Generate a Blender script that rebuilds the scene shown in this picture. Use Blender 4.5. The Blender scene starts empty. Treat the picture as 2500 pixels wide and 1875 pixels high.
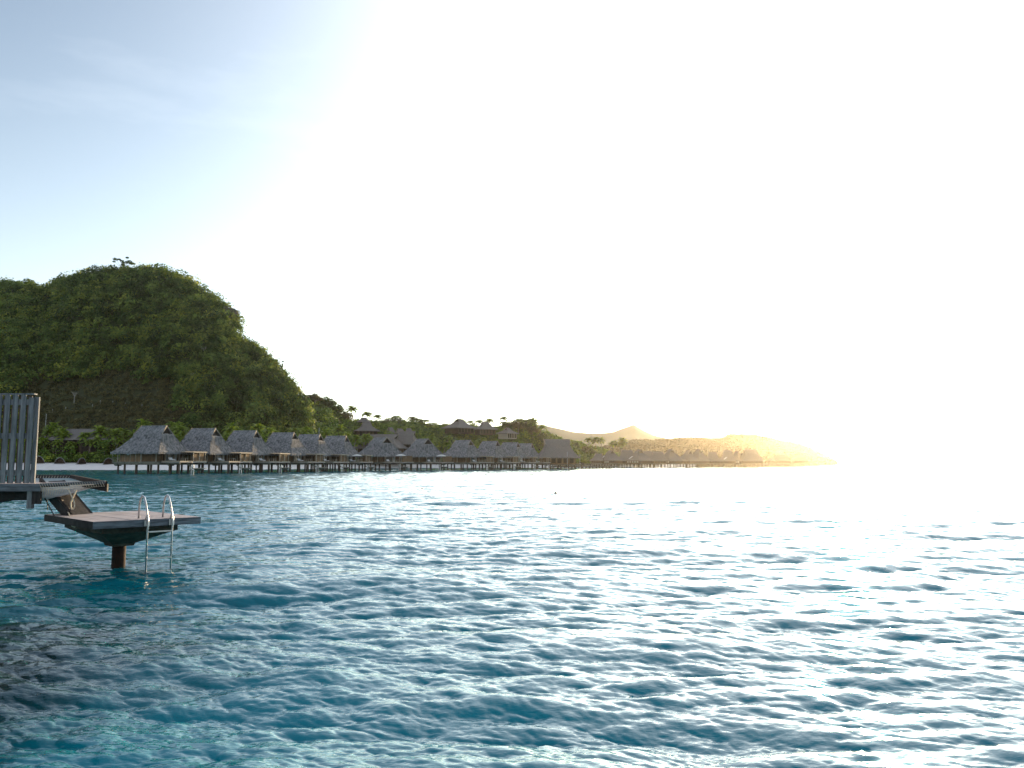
import bpy, math, random
import numpy as np
from mathutils import Vector, Matrix, Euler
R = math.radians
rnd = random.Random(7)
sc = bpy.context.scene
col = sc.collection

# ------------------------------------------------------------------ camera
F = 1944.0; CAMZ = 2.2; HOR = 1132.0
PITCH = math.atan((HOR - 937.5) / F)
cam_d = bpy.data.cameras.new('camera'); cam = bpy.data.objects.new('camera', cam_d); col.objects.link(cam)
cam_d.sensor_width = 36.0; cam_d.lens = 36.0 * F / 2500.0
cam_d.clip_start = 0.1; cam_d.clip_end = 20000
cam.location = (0, 0, CAMZ); cam.rotation_euler = (math.pi / 2 + PITCH, 0, 0)
sc.camera = cam

# ------------------------------------------------------------------ sun and sky
SUN_AZ = R(22.4); SUN_EL = R(5.2)
SUN = Vector((math.sin(SUN_AZ) * math.cos(SUN_EL), math.cos(SUN_AZ) * math.cos(SUN_EL), math.sin(SUN_EL)))
ld = bpy.data.lights.new('sun', 'SUN'); ld.energy = 4.0; ld.angle = R(0.5); ld.color = (1.0, 0.70, 0.38)
lo = bpy.data.objects.new('sun', ld); col.objects.link(lo)
lo.rotation_euler = (-SUN).to_track_quat('-Z', 'Y').to_euler(); lo.location = (200, 400, 300)
world = bpy.data.worlds.new('World'); sc.world = world; world.use_nodes = True
wt = world.node_tree; wn = wt.nodes; wl = wt.links
for n in list(wn): wn.remove(n)
wo = wn.new('ShaderNodeOutputWorld'); bg = wn.new('ShaderNodeBackground')
sky = wn.new('ShaderNodeTexSky'); sky.sky_type = 'NISHITA'; sky.sun_disc = False
sky.sun_elevation = SUN_EL; sky.sun_rotation = SUN_AZ; sky.air_density = 1.0; sky.dust_density = 1.6; sky.ozone_density = 2.0
bg.inputs['Strength'].default_value = 0.15
# bright aureole of moist air round the low sun, and the bright band near the horizon
tc = wn.new('ShaderNodeTexCoord')
nrm = wn.new('ShaderNodeVectorMath'); nrm.operation = 'NORMALIZE'; wl.new(tc.outputs['Generated'], nrm.inputs[0])
dt = wn.new('ShaderNodeVectorMath'); dt.operation = 'DOT_PRODUCT'; wl.new(nrm.outputs[0], dt.inputs[0]); dt.inputs[1].default_value = SUN
def wmath(op, a, b=None, clamp=False):
    m = wn.new('ShaderNodeMath'); m.operation = op; m.use_clamp = clamp
    for i, v in enumerate((a, b)):
        if v is None: continue
        if isinstance(v, (int, float)): m.inputs[i].default_value = v
        else: wl.new(v, m.inputs[i])
    return m.outputs[0]
one_minus = wmath('SUBTRACT', 1.0, dt.outputs['Value'])
# the wide glow stands taller than it is broad
tall = wn.new('ShaderNodeVectorMath'); tall.operation = 'MULTIPLY'; wl.new(nrm.outputs[0], tall.inputs[0]); tall.inputs[1].default_value = (1, 1, .36)
taln = wn.new('ShaderNodeVectorMath'); taln.operation = 'NORMALIZE'; wl.new(tall.outputs[0], taln.inputs[0])
dt2 = wn.new('ShaderNodeVectorMath'); dt2.operation = 'DOT_PRODUCT'; wl.new(taln.outputs[0], dt2.inputs[0]); dt2.inputs[1].default_value = SUN
one_minus2 = wmath('SUBTRACT', 1.0, dt2.outputs['Value'])
glow1 = wmath('MULTIPLY', wmath('EXPONENT', wmath('MULTIPLY', one_minus2, -7.4)), 5.9)
glow2 = wmath('MULTIPLY', wmath('EXPONENT', wmath('MULTIPLY', one_minus, -34.0)), 8.0)
sep = wn.new('ShaderNodeSeparateXYZ'); wl.new(nrm.outputs[0], sep.inputs[0])
elev = wmath('MAXIMUM', sep.outputs['Z'], 0.0)
band = wmath('MULTIPLY', wmath('EXPONENT', wmath('MULTIPLY', elev, -4.4)), 4.9)
band = wmath('MULTIPLY', band, wmath('ADD', wmath('MULTIPLY', dt.outputs['Value'], 0.5), 0.5))
# thin high cloud
cn = wn.new('ShaderNodeTexNoise'); cn.inputs['Scale'].default_value = 3.2; cn.inputs['Detail'].default_value = 6; cn.inputs['Roughness'].default_value = 0.6
cm = wn.new('ShaderNodeMapping'); cm.inputs['Scale'].default_value = (1, 1, 4.5); cm.inputs['Location'].default_value = (0.3, 0.2, 0.1)
wl.new(nrm.outputs[0], cm.inputs[0]); wl.new(cm.outputs[0], cn.inputs['Vector'])
cloud = wmath('MULTIPLY', wmath('MAXIMUM', wmath('SUBTRACT', cn.outputs['Fac'], 0.58), 0.0), 1.2)
# fill glow added opposite the sun, behind the lens, to lift shaded faces
anti = wmath('MULTIPLY', wmath('EXPONENT', wmath('MULTIPLY', wmath('ADD', dt.outputs['Value'], 1.0), -2.2)), 3.4)
white = wmath('ADD', wmath('ADD', wmath('ADD', glow1, anti), glow2), wmath('ADD', band, cloud))
gc = wn.new('ShaderNodeVectorMath'); gc.operation = 'SCALE'; gc.inputs[0].default_value = (1.02, 0.97, 0.94); wl.new(white, gc.inputs['Scale'])
ad = wn.new('ShaderNodeVectorMath'); ad.operation = 'ADD'
skm = wn.new('ShaderNodeVectorMath'); skm.operation = 'MULTIPLY'; skm.inputs[1].default_value = (0.22, 0.47, 0.60)
wl.new(sky.outputs[0], skm.inputs[0]); wl.new(skm.outputs[0], ad.inputs[0]); wl.new(gc.outputs[0], ad.inputs[1])
wl.new(ad.outputs[0], bg.inputs['Color']); wl.new(bg.outputs[0], wo.inputs['Surface'])
sc.view_settings.view_transform = 'Standard'; sc.view_settings.look = 'None'
sc.view_settings.exposure = 1.3; sc.view_settings.gamma = 1.0; sc.view_settings.use_curve_mapping = False
sc.cycles.use_denoising = True
sc.cycles.volume_bounces = 0; sc.cycles.max_bounces = 6; sc.cycles.diffuse_bounces = 2; sc.cycles.glossy_bounces = 3
sc.cycles.transparent_max_bounces = 8; sc.cycles.caustics_reflective = False; sc.cycles.caustics_refractive = False
sc.cycles.sample_clamp_indirect = 6.0

# ------------------------------------------------------------------ helpers
def W(px, py, y):
    """photo direction (px, py) taken out to the world distance y (metres north of the lens)"""
    cx = (px - 1250) / F; cz = (937.5 - py) / F
    c, s = math.cos(PITCH), math.sin(PITCH)
    dy = c - cz * s; dz = s + cz * c
    k = y / dy
    return Vector((cx * k, y, CAMZ + dz * k))
def XY(px, y):
    p = W(px, HOR, y); return p.x, p.y
def hz(py, y): return W(1250, py, y).z

def mat(name, color, rough=0.8, noise=None, spec=0.3, bump=0.0, bscale=20.0, metallic=0.0, stretch=(1, 1, 1), c2=None, nscale=3.0, detail=5.0, transl=None, coords='Object', contrast=(0.35, 0.65)):
    m = bpy.data.materials.new(name); m.use_nodes = True
    nt = m.node_tree; N = nt.nodes; L = nt.links
    b = N['Principled BSDF']; b.inputs['Roughness'].default_value = rough; b.inputs['Metallic'].default_value = metallic
    b.inputs['Specular IOR Level'].default_value = spec
    b.inputs['Base Color'].default_value = (*color, 1)
    t = N.new('ShaderNodeTexCoord'); mp = N.new('ShaderNodeMapping'); mp.inputs['Scale'].default_value = stretch
    L.new(t.outputs[coords], mp.inputs[0])
    out = None
    if c2 is not None:
        nz = N.new('ShaderNodeTexNoise'); nz.inputs['Scale'].default_value = nscale; nz.inputs['Detail'].default_value = detail
        nz.inputs['Roughness'].default_value = 0.65
        L.new(mp.outputs[0], nz.inputs['Vector'])
        cr = N.new('ShaderNodeValToRGB'); cr.color_ramp.elements[0].position = contrast[0]; cr.color_ramp.elements[1].position = contrast[1]
        cr.color_ramp.elements[0].color = (*color, 1); cr.color_ramp.elements[1].color = (*c2, 1)
        L.new(nz.outputs['Fac'], cr.inputs[0]); L.new(cr.outputs[0], b.inputs['Base Color']); out = cr.outputs[0]
    if bump > 0:
        bn = N.new('ShaderNodeTexNoise'); bn.inputs['Scale'].default_value = bscale; bn.inputs['Detail'].default_value = 4
        L.new(mp.outputs[0], bn.inputs['Vector'])
        bp = N.new('ShaderNodeBump'); bp.inputs['Strength'].default_value = 1.0; bp.inputs['Distance'].default_value = bump
        L.new(bn.outputs['Fac'], bp.inputs['Height']); L.new(bp.outputs[0], b.inputs['Normal'])
    if transl:
        tr = N.new('ShaderNodeBsdfTranslucent'); mx = N.new('ShaderNodeMixShader'); mx.inputs[0].default_value = transl
        if out is not None:
            hs = N.new('ShaderNodeHueSaturation'); hs.inputs['Value'].default_value = 1.5; hs.inputs['Saturation'].default_value = 1.1
            L.new(out, hs.inputs['Color']); L.new(hs.outputs[0], tr.inputs['Color'])
        else: tr.inputs['Color'].default_value = (*[min(1, c * 1.5) for c in color], 1)
        L.new(b.outputs[0], mx.inputs[1]); L.new(tr.outputs[0], mx.inputs[2]); L.new(mx.outputs[0], N['Material Output'].inputs['Surface'])
    return m

M = {}
M['thatch'] = mat('thatch', (0.095, 0.097, 0.104), 0.9, c2=(0.32, 0.318, 0.325), nscale=.9, detail=12, stretch=(2, 2, 1), bump=.20, bscale=3, contrast=(.38, .64))
M['thatch_far'] = mat('thatch_far', (0.13, 0.118, 0.11), 0.9, c2=(0.23, 0.205, 0.19), nscale=1.5, detail=6, stretch=(3, 3, .7))
M['panel'] = mat('panel', (0.11, 0.068, 0.036), 0.75, c2=(0.25, 0.16, 0.09), nscale=1.6, stretch=(3, 3, .15))
M['darkwood'] = mat('darkwood', (0.035, 0.024, 0.018), 0.7, c2=(0.09, 0.06, 0.04), nscale=2, stretch=(1, 1, 1))
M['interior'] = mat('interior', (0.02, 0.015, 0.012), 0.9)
M['palewood'] = mat('palewood', (0.24, 0.20, 0.155), 0.7, c2=(0.38, 0.33, 0.27), nscale=3)
M['joist'] = mat('joist', (0.11, 0.105, 0.085), 0.8, c2=(0.19, 0.18, 0.15), nscale=1.5)
M['pile'] = mat('pile', (0.045, 0.034, 0.026), 0.85, c2=(0.10, 0.07, 0.05), nscale=1.5, stretch=(1, 1, .4))
M['curtain'] = mat('curtain', (0.45, 0.47, 0.46), 0.6, c2=(0.62, 0.63, 0.62), nscale=2, stretch=(6, 6, .1))
M['glass'] = mat('glass', (0.10, 0.13, 0.14), 0.08, spec=0.6)
M['white'] = mat('white', (0.78, 0.79, 0.80), 0.6, c2=(0.7, 0.7, 0.7), nscale=4)
M['canvas'] = mat('canvas', (0.80, 0.79, 0.76), 0.7, transl=0.35)
M['steel'] = mat('steel', (0.62, 0.62, 0.63), 0.28, metallic=0.9, c2=(0.5, 0.5, 0.5), nscale=9)
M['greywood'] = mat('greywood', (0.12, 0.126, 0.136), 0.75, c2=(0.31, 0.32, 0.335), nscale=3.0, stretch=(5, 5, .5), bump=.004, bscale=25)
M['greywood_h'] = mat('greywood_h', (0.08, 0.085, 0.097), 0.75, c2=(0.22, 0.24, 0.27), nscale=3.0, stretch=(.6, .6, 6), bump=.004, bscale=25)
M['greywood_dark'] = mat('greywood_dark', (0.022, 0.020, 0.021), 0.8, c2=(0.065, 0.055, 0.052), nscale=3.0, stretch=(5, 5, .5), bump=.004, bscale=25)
M['fence_back'] = mat('fence_back', (0.075, 0.065, 0.06), 0.8, c2=(0.19, 0.16, 0.145), nscale=3.0, stretch=(5, 5, .5))
M['deckwood'] = mat('deckwood', (0.38, 0.325, 0.32), 0.7, c2=(0.58, 0.51, 0.50), nscale=2.5, stretch=(1, 1, 1), bump=.003, bscale=30)
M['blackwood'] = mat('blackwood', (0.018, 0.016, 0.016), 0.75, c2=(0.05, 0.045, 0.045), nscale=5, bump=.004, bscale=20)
M['concrete'] = mat('concrete', (0.04, 0.036, 0.032), 0.9, c2=(0.12, 0.10, 0.078), nscale=2.5, detail=7, bump=.01, bscale=12)
M['rusty'] = mat('rusty', (0.014, 0.010, 0.009), 0.85, c2=(0.05, 0.022, 0.014), nscale=4.0, detail=7, bump=.015, bscale=9)
M['rope'] = mat('rope', (0.70, 0.62, 0.48), 0.8, c2=(0.55, 0.47, 0.36), nscale=30)
M['net'] = mat('net', (0.34, 0.35, 0.36), 0.8, c2=(0.46, 0.47, 0.47), nscale=8, transl=0.3)
M['trunk'] = mat('trunk', (0.17, 0.15, 0.12), 0.9, c2=(0.30, 0.27, 0.22), nscale=2)
M['paletrunk'] = mat('paletrunk', (0.22, 0.20, 0.17), 0.9, c2=(0.5, 0.47, 0.42), nscale=2)
M['palm'] = mat('palm', (0.06, 0.12, 0.018), 0.5, c2=(0.30, 0.37, 0.055), nscale=.9, transl=0.34, spec=.4)
M['leaf'] = mat('leaf', (0.026, 0.052, 0.014), 0.6, c2=(0.07, 0.12, 0.030), nscale=.35, transl=0.35)
M['leaf_brown'] = mat('leaf_brown', (0.065, 0.066, 0.026), 0.7, c2=(0.15, 0.14, 0.055), nscale=.3, transl=0.35)
M['forest'] = mat('forest', (0.028, 0.062, 0.018), 0.7, c2=(0.22, 0.275, 0.08), nscale=.11, detail=10, transl=0.38, spec=.1, contrast=(.40, .66))
M['headland_leaf'] = mat('headland_leaf', (0.02, 0.026, 0.012), 0.8, c2=(0.05, 0.055, 0.022), nscale=.05, detail=8, spec=.1)
M['shrub'] = mat('shrub', (0.040, 0.085, 0.016), 0.6, c2=(0.19, 0.28, 0.052), nscale=.3, detail=6, transl=0.3, spec=.2)
M['grass'] = mat('grass', (0.026, 0.032, 0.013), 0.9, c2=(0.06, 0.068, 0.028), nscale=.12, detail=8)
M['sand'] = mat('sand', (0.70, 0.66, 0.63), 0.9, c2=(0.80, 0.77, 0.74), nscale=.4, detail=6)
M['rock'] = mat('rock', (0.045, 0.042, 0.035), 0.9, c2=(0.12, 0.105, 0.08), nscale=.25, detail=8)
M['farhill'] = mat('farhill', (0.05, 0.075, 0.05), 0.9, c2=(0.07, 0.09, 0.06), nscale=.005)
M['buoy'] = mat('buoy', (0.18, 0.07, 0.03), 0.5, c2=(0.12, 0.06, 0.03), nscale=4)

class MB:
    def __init__(s): s.v = []; s.f = []
    def add(s, vs, fs):
        o = len(s.v); s.v += [tuple(v) for v in vs]; s.f += [tuple(i + o for i in f) for f in fs]
    def box(s, x0, x1, y0, y1, z0, z1):
        s.add([(x0, y0, z0), (x1, y0, z0), (x1, y1, z0), (x0, y1, z0), (x0, y0, z1), (x1, y0, z1), (x1, y1, z1), (x0, y1, z1)],
              [(0, 3, 2, 1), (4, 5, 6, 7), (0, 1, 5, 4), (1, 2, 6, 5), (2, 3, 7, 6), (3, 0, 4, 7)])
    def hexa(s, b, t):
        """b, t: four points each, bottom and top, counter-clockwise from above"""
        s.add(list(b) + list(t), [(3, 2, 1, 0), (4, 5, 6, 7), (0, 1, 5, 4), (1, 2, 6, 5), (2, 3, 7, 6), (3, 0, 4, 7)])
    def bar(s, a, b, w, h, up=(0, 0, 1)):
        a = Vector(a); b = Vector(b); d = (b - a).normalized(); up = Vector(up)
        sx = d.cross(up)
        if sx.length < 1e-4: sx = d.cross(Vector((0, 1, 0)))
        sx.normalize(); u = sx.cross(d).normalized(); sx = sx * w / 2; u = u * h / 2
        s.hexa([a - sx - u, a + sx - u, b + sx - u, b - sx - u], [a - sx + u, a + sx + u, b + sx + u, b - sx + u])
    def tube(s, pts, r, n=8, r2=None):
        pts = [Vector(p) for p in pts]; m = len(pts); vs = []; fs = []
        prev = None
        for i, p in enumerate(pts):
            d = (pts[min(i + 1, m - 1)] - pts[max(i - 1, 0)]).normalized()
            if prev is None:
                x = d.cross(Vector((0, 0, 1)));
                if x.length < 1e-3: x = Vector((1, 0, 0))
                x.normalize()
            else:
                x = prev - d * prev.dot(d); x.normalize()
            prev = x; y = d.cross(x)
            rr = r if r2 is None else r + (r2 - r) * i / (m - 1)
            for k in range(n):
                a = 2 * math.pi * k / n
                vs.append(p + x * rr * math.cos(a) + y * rr * math.sin(a))
        for i in range(m - 1):
            for k in range(n):
                k2 = (k + 1) % n
                fs.append((i * n + k, i * n + k2, (i + 1) * n + k2, (i + 1) * n + k))
        fs.append(tuple(range(n - 1, -1, -1))); fs.append(tuple((m - 1) * n + k for k in range(n)))
        s.add(vs, fs)
    def build(s, name, m, parent=None, smooth=False):
        me = bpy.data.meshes.new(name); me.from_pydata(s.v, [], s.f); me.update()
        if smooth: me.polygons.foreach_set('use_smooth', [True] * len(me.polygons))
        me.materials.append(m)
        o = bpy.data.objects.new(name, me); col.objects.link(o)
        if parent: o.parent = parent
        return o
def np_mesh(name, v, faces, m, parent=None, smooth=False, k=4):
    """v (n,3) array, faces (m,k) array"""
    me = bpy.data.meshes.new(name); n = len(faces)
    me.vertices.add(len(v)); me.vertices.foreach_set('co', np.ascontiguousarray(v, dtype=np.float32).ravel())
    me.loops.add(n * k); me.polygons.add(n)
    me.loops.foreach_set('vertex_index', np.ascontiguousarray(faces, dtype=np.int32).ravel())
    me.polygons.foreach_set('loop_start', np.arange(0, n * k, k, dtype=np.int32))
    if smooth: me.polygons.foreach_set('use_smooth', np.ones(n, dtype=bool))
    me.update(calc_edges=True); me.validate(); me.materials.append(m)
    o = bpy.data.objects.new(name, me); col.objects.link(o)
    if parent: o.parent = parent
    return o
def tag(o, label=None, cat=None, group=None, kind=None):
    if label: o['label'] = label
    if cat: o['category'] = cat
    if group: o['group'] = group
    if kind: o['kind'] = kind
    return o
def empty(name, loc, rz=0.0):
    o = bpy.data.objects.new(name, None); col.objects.link(o); o.location = loc; o.rotation_euler = (0, 0, rz); return o
def kids(o): return [c for c in col.objects if c.parent == o]
def copy_tree(o, parent=None, skip=()):
    c = o.copy(); col.objects.link(c); c.parent = parent
    for ch in KIDS.get(o.name) or kids(o):
        if ch.name.split('.')[0] in skip: continue
        copy_tree(ch, c, skip)
    return c
KIDS = {}
ORD = ['first', 'second', 'third', 'fourth', 'fifth', 'sixth', 'seventh', 'eighth', 'ninth', 'tenth', 'eleventh', 'twelfth', 'thirteenth', 'fourteenth', 'fifteenth', 'sixteenth', 'seventeenth', 'eighteenth', 'nineteenth', 'twentieth', 'twenty-first', 'twenty-second', 'twenty-third', 'twenty-fourth']
rng = np.random.default_rng(11)

# ------------------------------------------------------------------ water: one real wave surface out to the horizon
def wave_tile(L, N, lmin, lmax, rms, seed, head, spread=2.0, ex=3.6):
    g = np.random.default_rng(seed)
    k1 = 2 * np.pi * np.fft.fftfreq(N, L / N); kx, ky = np.meshgrid(k1, k1, indexing='ij')
    k = np.hypot(kx, ky); k[0, 0] = 1
    ang = np.arctan2(ky, kx) - head
    S = k ** -ex * (np.abs(np.cos(ang)) ** (2 * spread) + 0.05)
    lam = 2 * np.pi / k; S *= (lam > lmin) & (lam < lmax); S[0, 0] = 0
    h = np.sqrt(S) * (g.normal(size=(N, N)) + 1j * g.normal(size=(N, N)))
    H = np.fft.ifft2(h); sc_ = rms / H.real.std()
    dx = np.fft.ifft2(1j * kx / k * h).real * sc_; dy = np.fft.ifft2(1j * ky / k * h).real * sc_
    return L, N, H.real * sc_, dx, dy
def sample(tile, x, y, a=0.0):
    L, N, H, dx, dy = tile
    c, s = math.cos(a), math.sin(a); xr = (c * x + s * y) / L * N; yr = (-s * x + c * y) / L * N
    i = np.floor(xr).astype(int); j = np.floor(yr).astype(int); u = xr - i; v = yr - j
    i %= N; j %= N; i2 = (i + 1) % N; j2 = (j + 1) % N
    def b(A): return A[i, j] * (1 - u) * (1 - v) + A[i2, j] * u * (1 - v) + A[i, j2] * (1 - u) * v + A[i2, j2] * u * v
    ex, ey = b(dx), b(dy)
    return b(H), c * ex - s * ey, s * ex + c * ey
def build_water():
    th = np.concatenate([np.arange(-180, -40, 2.0), np.arange(-40, 40, 0.105), np.arange(40, 180, 2.0)])
    th = np.radians(th); nt_ = len(th)
    r = np.concatenate([np.array([0.02, .8, 1.6, 2.4, 3.2, 3.8]), 4.3 * np.exp(0.0038 * np.arange(0, 1210)), np.geomspace(430, 5000, 60)])
    nr = len(r)
    RR, TT = np.meshgrid(r, th, indexing='ij')
    x = RR * np.sin(TT); y = RR * np.cos(TT)
    A = wave_tile(83.0, 512, 1.7, 8.5, 0.037, 1, R(76), 7)
    B = wave_tile(31.0, 1024, 0.40, 2.2, 0.0185, 2, R(80), 5.0, 3.2)
    C = wave_tile(11.3, 1024, 0.06, 0.75, 0.0086, 3, R(84), 3.0, 3.3)
    fin = (np.abs(TT) < R(40.5))
    def fade(r0, r1): return np.clip((r1 - RR) / (r1 - r0), 0, 1)
    z = np.zeros_like(x); ox = np.zeros_like(x); oy = np.zeros_like(x)
    for t, a, w, ch in ((A, .0, fade(400, 800) * 1.0, 1.0), (B, .25, fade(300, 700) * fin, 1.35), (C, -.2, fade(60, 200) * fin, 1.15)):
        h, dx, dy = sample(t, x, y, a)
        z += h * w; ox += dx * w * ch; oy += dy * w * ch
    # shelter: calmer against the beach
    v = np.stack([x - ox, y - oy, z], -1).reshape(-1, 3)
    i = np.arange(nr - 1)[:, None] * nt_; j = np.arange(nt_)[None, :]; j2 = (j + 1) % nt_
    f = np.stack([i + j, i + nt_ + j, i + nt_ + j2, i + j2], -1).reshape(-1, 4)
    f = f[:, ::-1]
    m = bpy.data.materials.new('sea_water'); m.use_nodes = True; nt = m.node_tree; N = nt.nodes; L = nt.links
    b = N['Principled BSDF']; b.inputs['Roughness'].default_value = 0.055; b.inputs['IOR'].default_value = 1.48
    g = N.new('ShaderNodeNewGeometry')
    # bottom colour: deep teal with faint tone patches and paler shallows at the beach
    nz = N.new('ShaderNodeTexNoise'); nz.inputs['Scale'].default_value = 0.06; nz.inputs['Detail'].default_value = 3; L.new(g.outputs['Position'], nz.inputs['Vector'])
    cr = N.new('ShaderNodeValToRGB'); cr.color_ramp.elements[0].position = .35; cr.color_ramp.elements[1].position = .7
    cr.color_ramp.elements[0].color = (0.004, 0.185, 0.240, 1); cr.color_ramp.elements[1].color = (0.005, 0.205, 0.255, 1)
    L.new(nz.outputs['Fac'], cr.inputs[0])
    # dark reflection at the near left, painted into the water colour as a patch
    def vm(op, a_, b_=None):
        q = N.new('ShaderNodeVectorMath'); q.operation = op
        for k_, w_ in enumerate((a_, b_)):
            if w_ is None: continue
            if isinstance(w_, tuple): q.inputs[k_].default_value = w_
            else: L.new(w_, q.inputs[k_])
        return q
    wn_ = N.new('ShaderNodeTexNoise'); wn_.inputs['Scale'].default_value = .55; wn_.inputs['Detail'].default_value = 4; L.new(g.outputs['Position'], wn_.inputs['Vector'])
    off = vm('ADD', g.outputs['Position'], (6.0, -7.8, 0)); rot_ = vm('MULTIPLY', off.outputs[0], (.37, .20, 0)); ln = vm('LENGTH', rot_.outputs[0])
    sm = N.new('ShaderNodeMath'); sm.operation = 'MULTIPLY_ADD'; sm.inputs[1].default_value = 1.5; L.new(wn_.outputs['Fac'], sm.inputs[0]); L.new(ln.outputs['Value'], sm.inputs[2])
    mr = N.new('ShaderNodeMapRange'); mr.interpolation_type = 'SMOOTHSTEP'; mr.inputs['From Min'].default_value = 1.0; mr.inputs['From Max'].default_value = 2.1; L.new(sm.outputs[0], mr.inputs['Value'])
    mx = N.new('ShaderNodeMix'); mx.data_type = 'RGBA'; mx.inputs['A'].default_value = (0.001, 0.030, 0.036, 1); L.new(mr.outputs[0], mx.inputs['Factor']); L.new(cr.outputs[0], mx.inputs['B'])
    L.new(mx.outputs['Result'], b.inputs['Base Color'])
    hs = []
    for scl, dist in ((1.6, .0030), (3.8, .0036), (9.0, .0030), (24.0, .0013)):
        bn = N.new('ShaderNodeTexNoise'); bn.inputs['Scale'].default_value = scl; bn.inputs['Detail'].default_value = 2.5; bn.inputs['Roughness'].default_value = .55
        mp = N.new('ShaderNodeMapping'); mp.inputs['Scale'].default_value = (.62, 1.0, 1.0); mp.inputs['Rotation'].default_value = (0, 0, R(8)); L.new(g.outputs['Position'], mp.inputs[0]); L.new(mp.outputs[0], bn.inputs['Vector'])
        q = N.new('ShaderNodeMath'); q.operation = 'MULTIPLY'; q.inputs[1].default_value = dist; L.new(bn.outputs['Fac'], q.inputs[0]); hs.append(q.outputs[0])
    s1 = N.new('ShaderNodeMath'); L.new(hs[0], s1.inputs[0]); L.new(hs[1], s1.inputs[1])
    s3 = N.new('ShaderNodeMath'); L.new(s1.outputs[0], s3.inputs[0]); L.new(hs[3], s3.inputs[1])
    s2 = N.new('ShaderNodeMath'); L.new(s3.outputs[0], s2.inputs[0]); L.new(hs[2], s2.inputs[1])
    bp = N.new('ShaderNodeBump'); bp.inputs['Strength'].default_value = 1; bp.inputs['Distance'].default_value = 3.0
    L.new(s2.outputs[0], bp.inputs['Height']); L.new(bp.outputs[0], b.inputs['Normal'])
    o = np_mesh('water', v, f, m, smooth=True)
    tag(o, 'choppy teal lagoon water', kind='structure')
build_water()

# ------------------------------------------------------------------ land
def lerp(x, pts):
    return float(np.interp(x, [p[0] for p in pts], [p[1] for p in pts]))
def fbm(x, y, sc_, seed=0):
    s = 0; a = 1; f = 1 / sc_
    for k in range(4):
        p = seed * 7.1 + k * 3.3
        s = s + a * (np.sin(x * f + p + 1.7 * np.sin(y * f * .8 + p)) * np.cos(y * f * 1.1 - p + 1.3 * np.sin(x * f * .7 + 2 * p)))
        a *= .5; f *= 2.1
    return s
SHORE = [(-1500, 280), (480, 285), (620, 300), (860, 372), (1100, 420), (1300, 450), (1500, 520), (1600, 640), (2100, 1000)]
def patch(name, us, ts, fn, m, label, smooth=True):
    v = np.array([[fn(u, t) for u in us] for t in ts], dtype=float).reshape(-1, 3)
    n = len(us); i = np.arange(len(ts) - 1)[:, None] * n; j = np.arange(n - 1)[None, :]
    f = np.stack([i + j, i + j + 1, i + n + j + 1, i + n + j], -1).reshape(-1, 4)
    o = np_mesh(name, v, f, m, smooth=smooth); tag(o, label, kind='structure'); return o
def beach_fn(u, t):
    ds = lerp(u, SHORE); d = ds + lerp(t, [(0, -14), (1, 0), (2, 12), (3, 22), (4, 34), (5, 75)])
    z = lerp(t, [(0, -1.2), (1, 0.05), (2, 1.4), (3, 2.2), (4, 2.7), (5, 5.0)])
    x, y = XY(u, d); return (x, y, z + .12 * math.sin(x * .13) * (t > 1))
patch('beach', np.linspace(-1300, 1700, 180), np.linspace(0, 5, 26), beach_fn, M['sand'], 'white sand beach at the foot of the hill')

# steep wooded hill at the left
S_HILL = [(-1300, 1000), (-900, 900), (-500, 760), (-200, 700), (0, 697), (40, 694), (70, 711), (110, 696), (165, 683), (200, 670), (250, 669), (300, 668), (325, 662), (375, 664), (400, 676), (450, 696), (475, 718), (510, 741), (540, 760), (560, 785), (566, 822), (580, 836), (615, 862), (640, 886), (660, 906), (690, 940), (715, 972), (730, 985), (738, 1010), (744, 1060), (750, 1120)]
R_HILL = [(-1300, 620), (0, 500), (340, 455), (560, 410), (740, 380)]
def hill_fn(u, t):
    d0 = lerp(u, SHORE) + 38; d1 = lerp(u, R_HILL)
    if t <= 1:
        d = d0 + (d1 - d0) * t; zr = hz(lerp(u, S_HILL) + 9, d1); z0 = 3.0
        f = .45 * t + .55 * math.sin(math.pi / 2 * t) ** 1.25
        z = z0 + (zr - z0) * f
        x, y = XY(u, d); n = float(fbm(x, y, 26, 1)); z += n * 2.6 * math.sin(math.pi * min(1, t)) * (1 if zr > 25 else .3)
    else:
        d = d1 + (t - 1) * 260; zr = hz(lerp(u, S_HILL) + 9, d1); z = zr * (1 - (t - 1) ** 1.3) - 2; x, y = XY(u, d)
    return (x, y, max(z, -3))
patch('hill', np.linspace(-1300, 750, 260), np.linspace(0, 2, 90), hill_fn, M['grass'], 'steep wooded hill behind the beach')

S_VIL = [(560, 1000), (690, 985), (740, 978), (790, 984), (815, 1005), (835, 1025), (860, 1036), (900, 1038), (950, 1036), (1000, 1038), (1050, 1048), (1100, 1050), (1150, 1050), (1200, 1054), (1250, 1044), (1290, 1042), (1320, 1058), (1360, 1074), (1400, 1084), (1450, 1098), (1500, 1112), (1560, 1126), (1620, 1134)]
R_VIL = [(560, 540), (740, 500), (860, 480), (1200, 480), (1300, 500), (1600, 620)]
def vil_fn(u, t):
    d0 = lerp(u, SHORE) + (20 if u < 1350 else 6); d1 = lerp(u, R_VIL); d1 = max(d1, d0 + 20)
    zr = hz(lerp(u, S_VIL), d1)
    if t <= 1:
        d = d0 + (d1 - d0) * t; z = 1.8 + (zr - 1.8) * (.55 * t + .45 * math.sin(math.pi / 2 * t) ** 1.2)
        x, y = XY(u, d); z += float(fbm(x, y, 22, 4)) * .9 * math.sin(math.pi * t)
    else:
        d = d1 + (t - 1) * 200; z = zr * (1 - (t - 1) ** 1.3) - 2; x, y = XY(u, d)
    return (x, y, max(z, -3))
patch('slope', np.linspace(600, 1620, 150), np.linspace(0, 2, 60), vil_fn, M['grass'], 'low green slope under the village')

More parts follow.
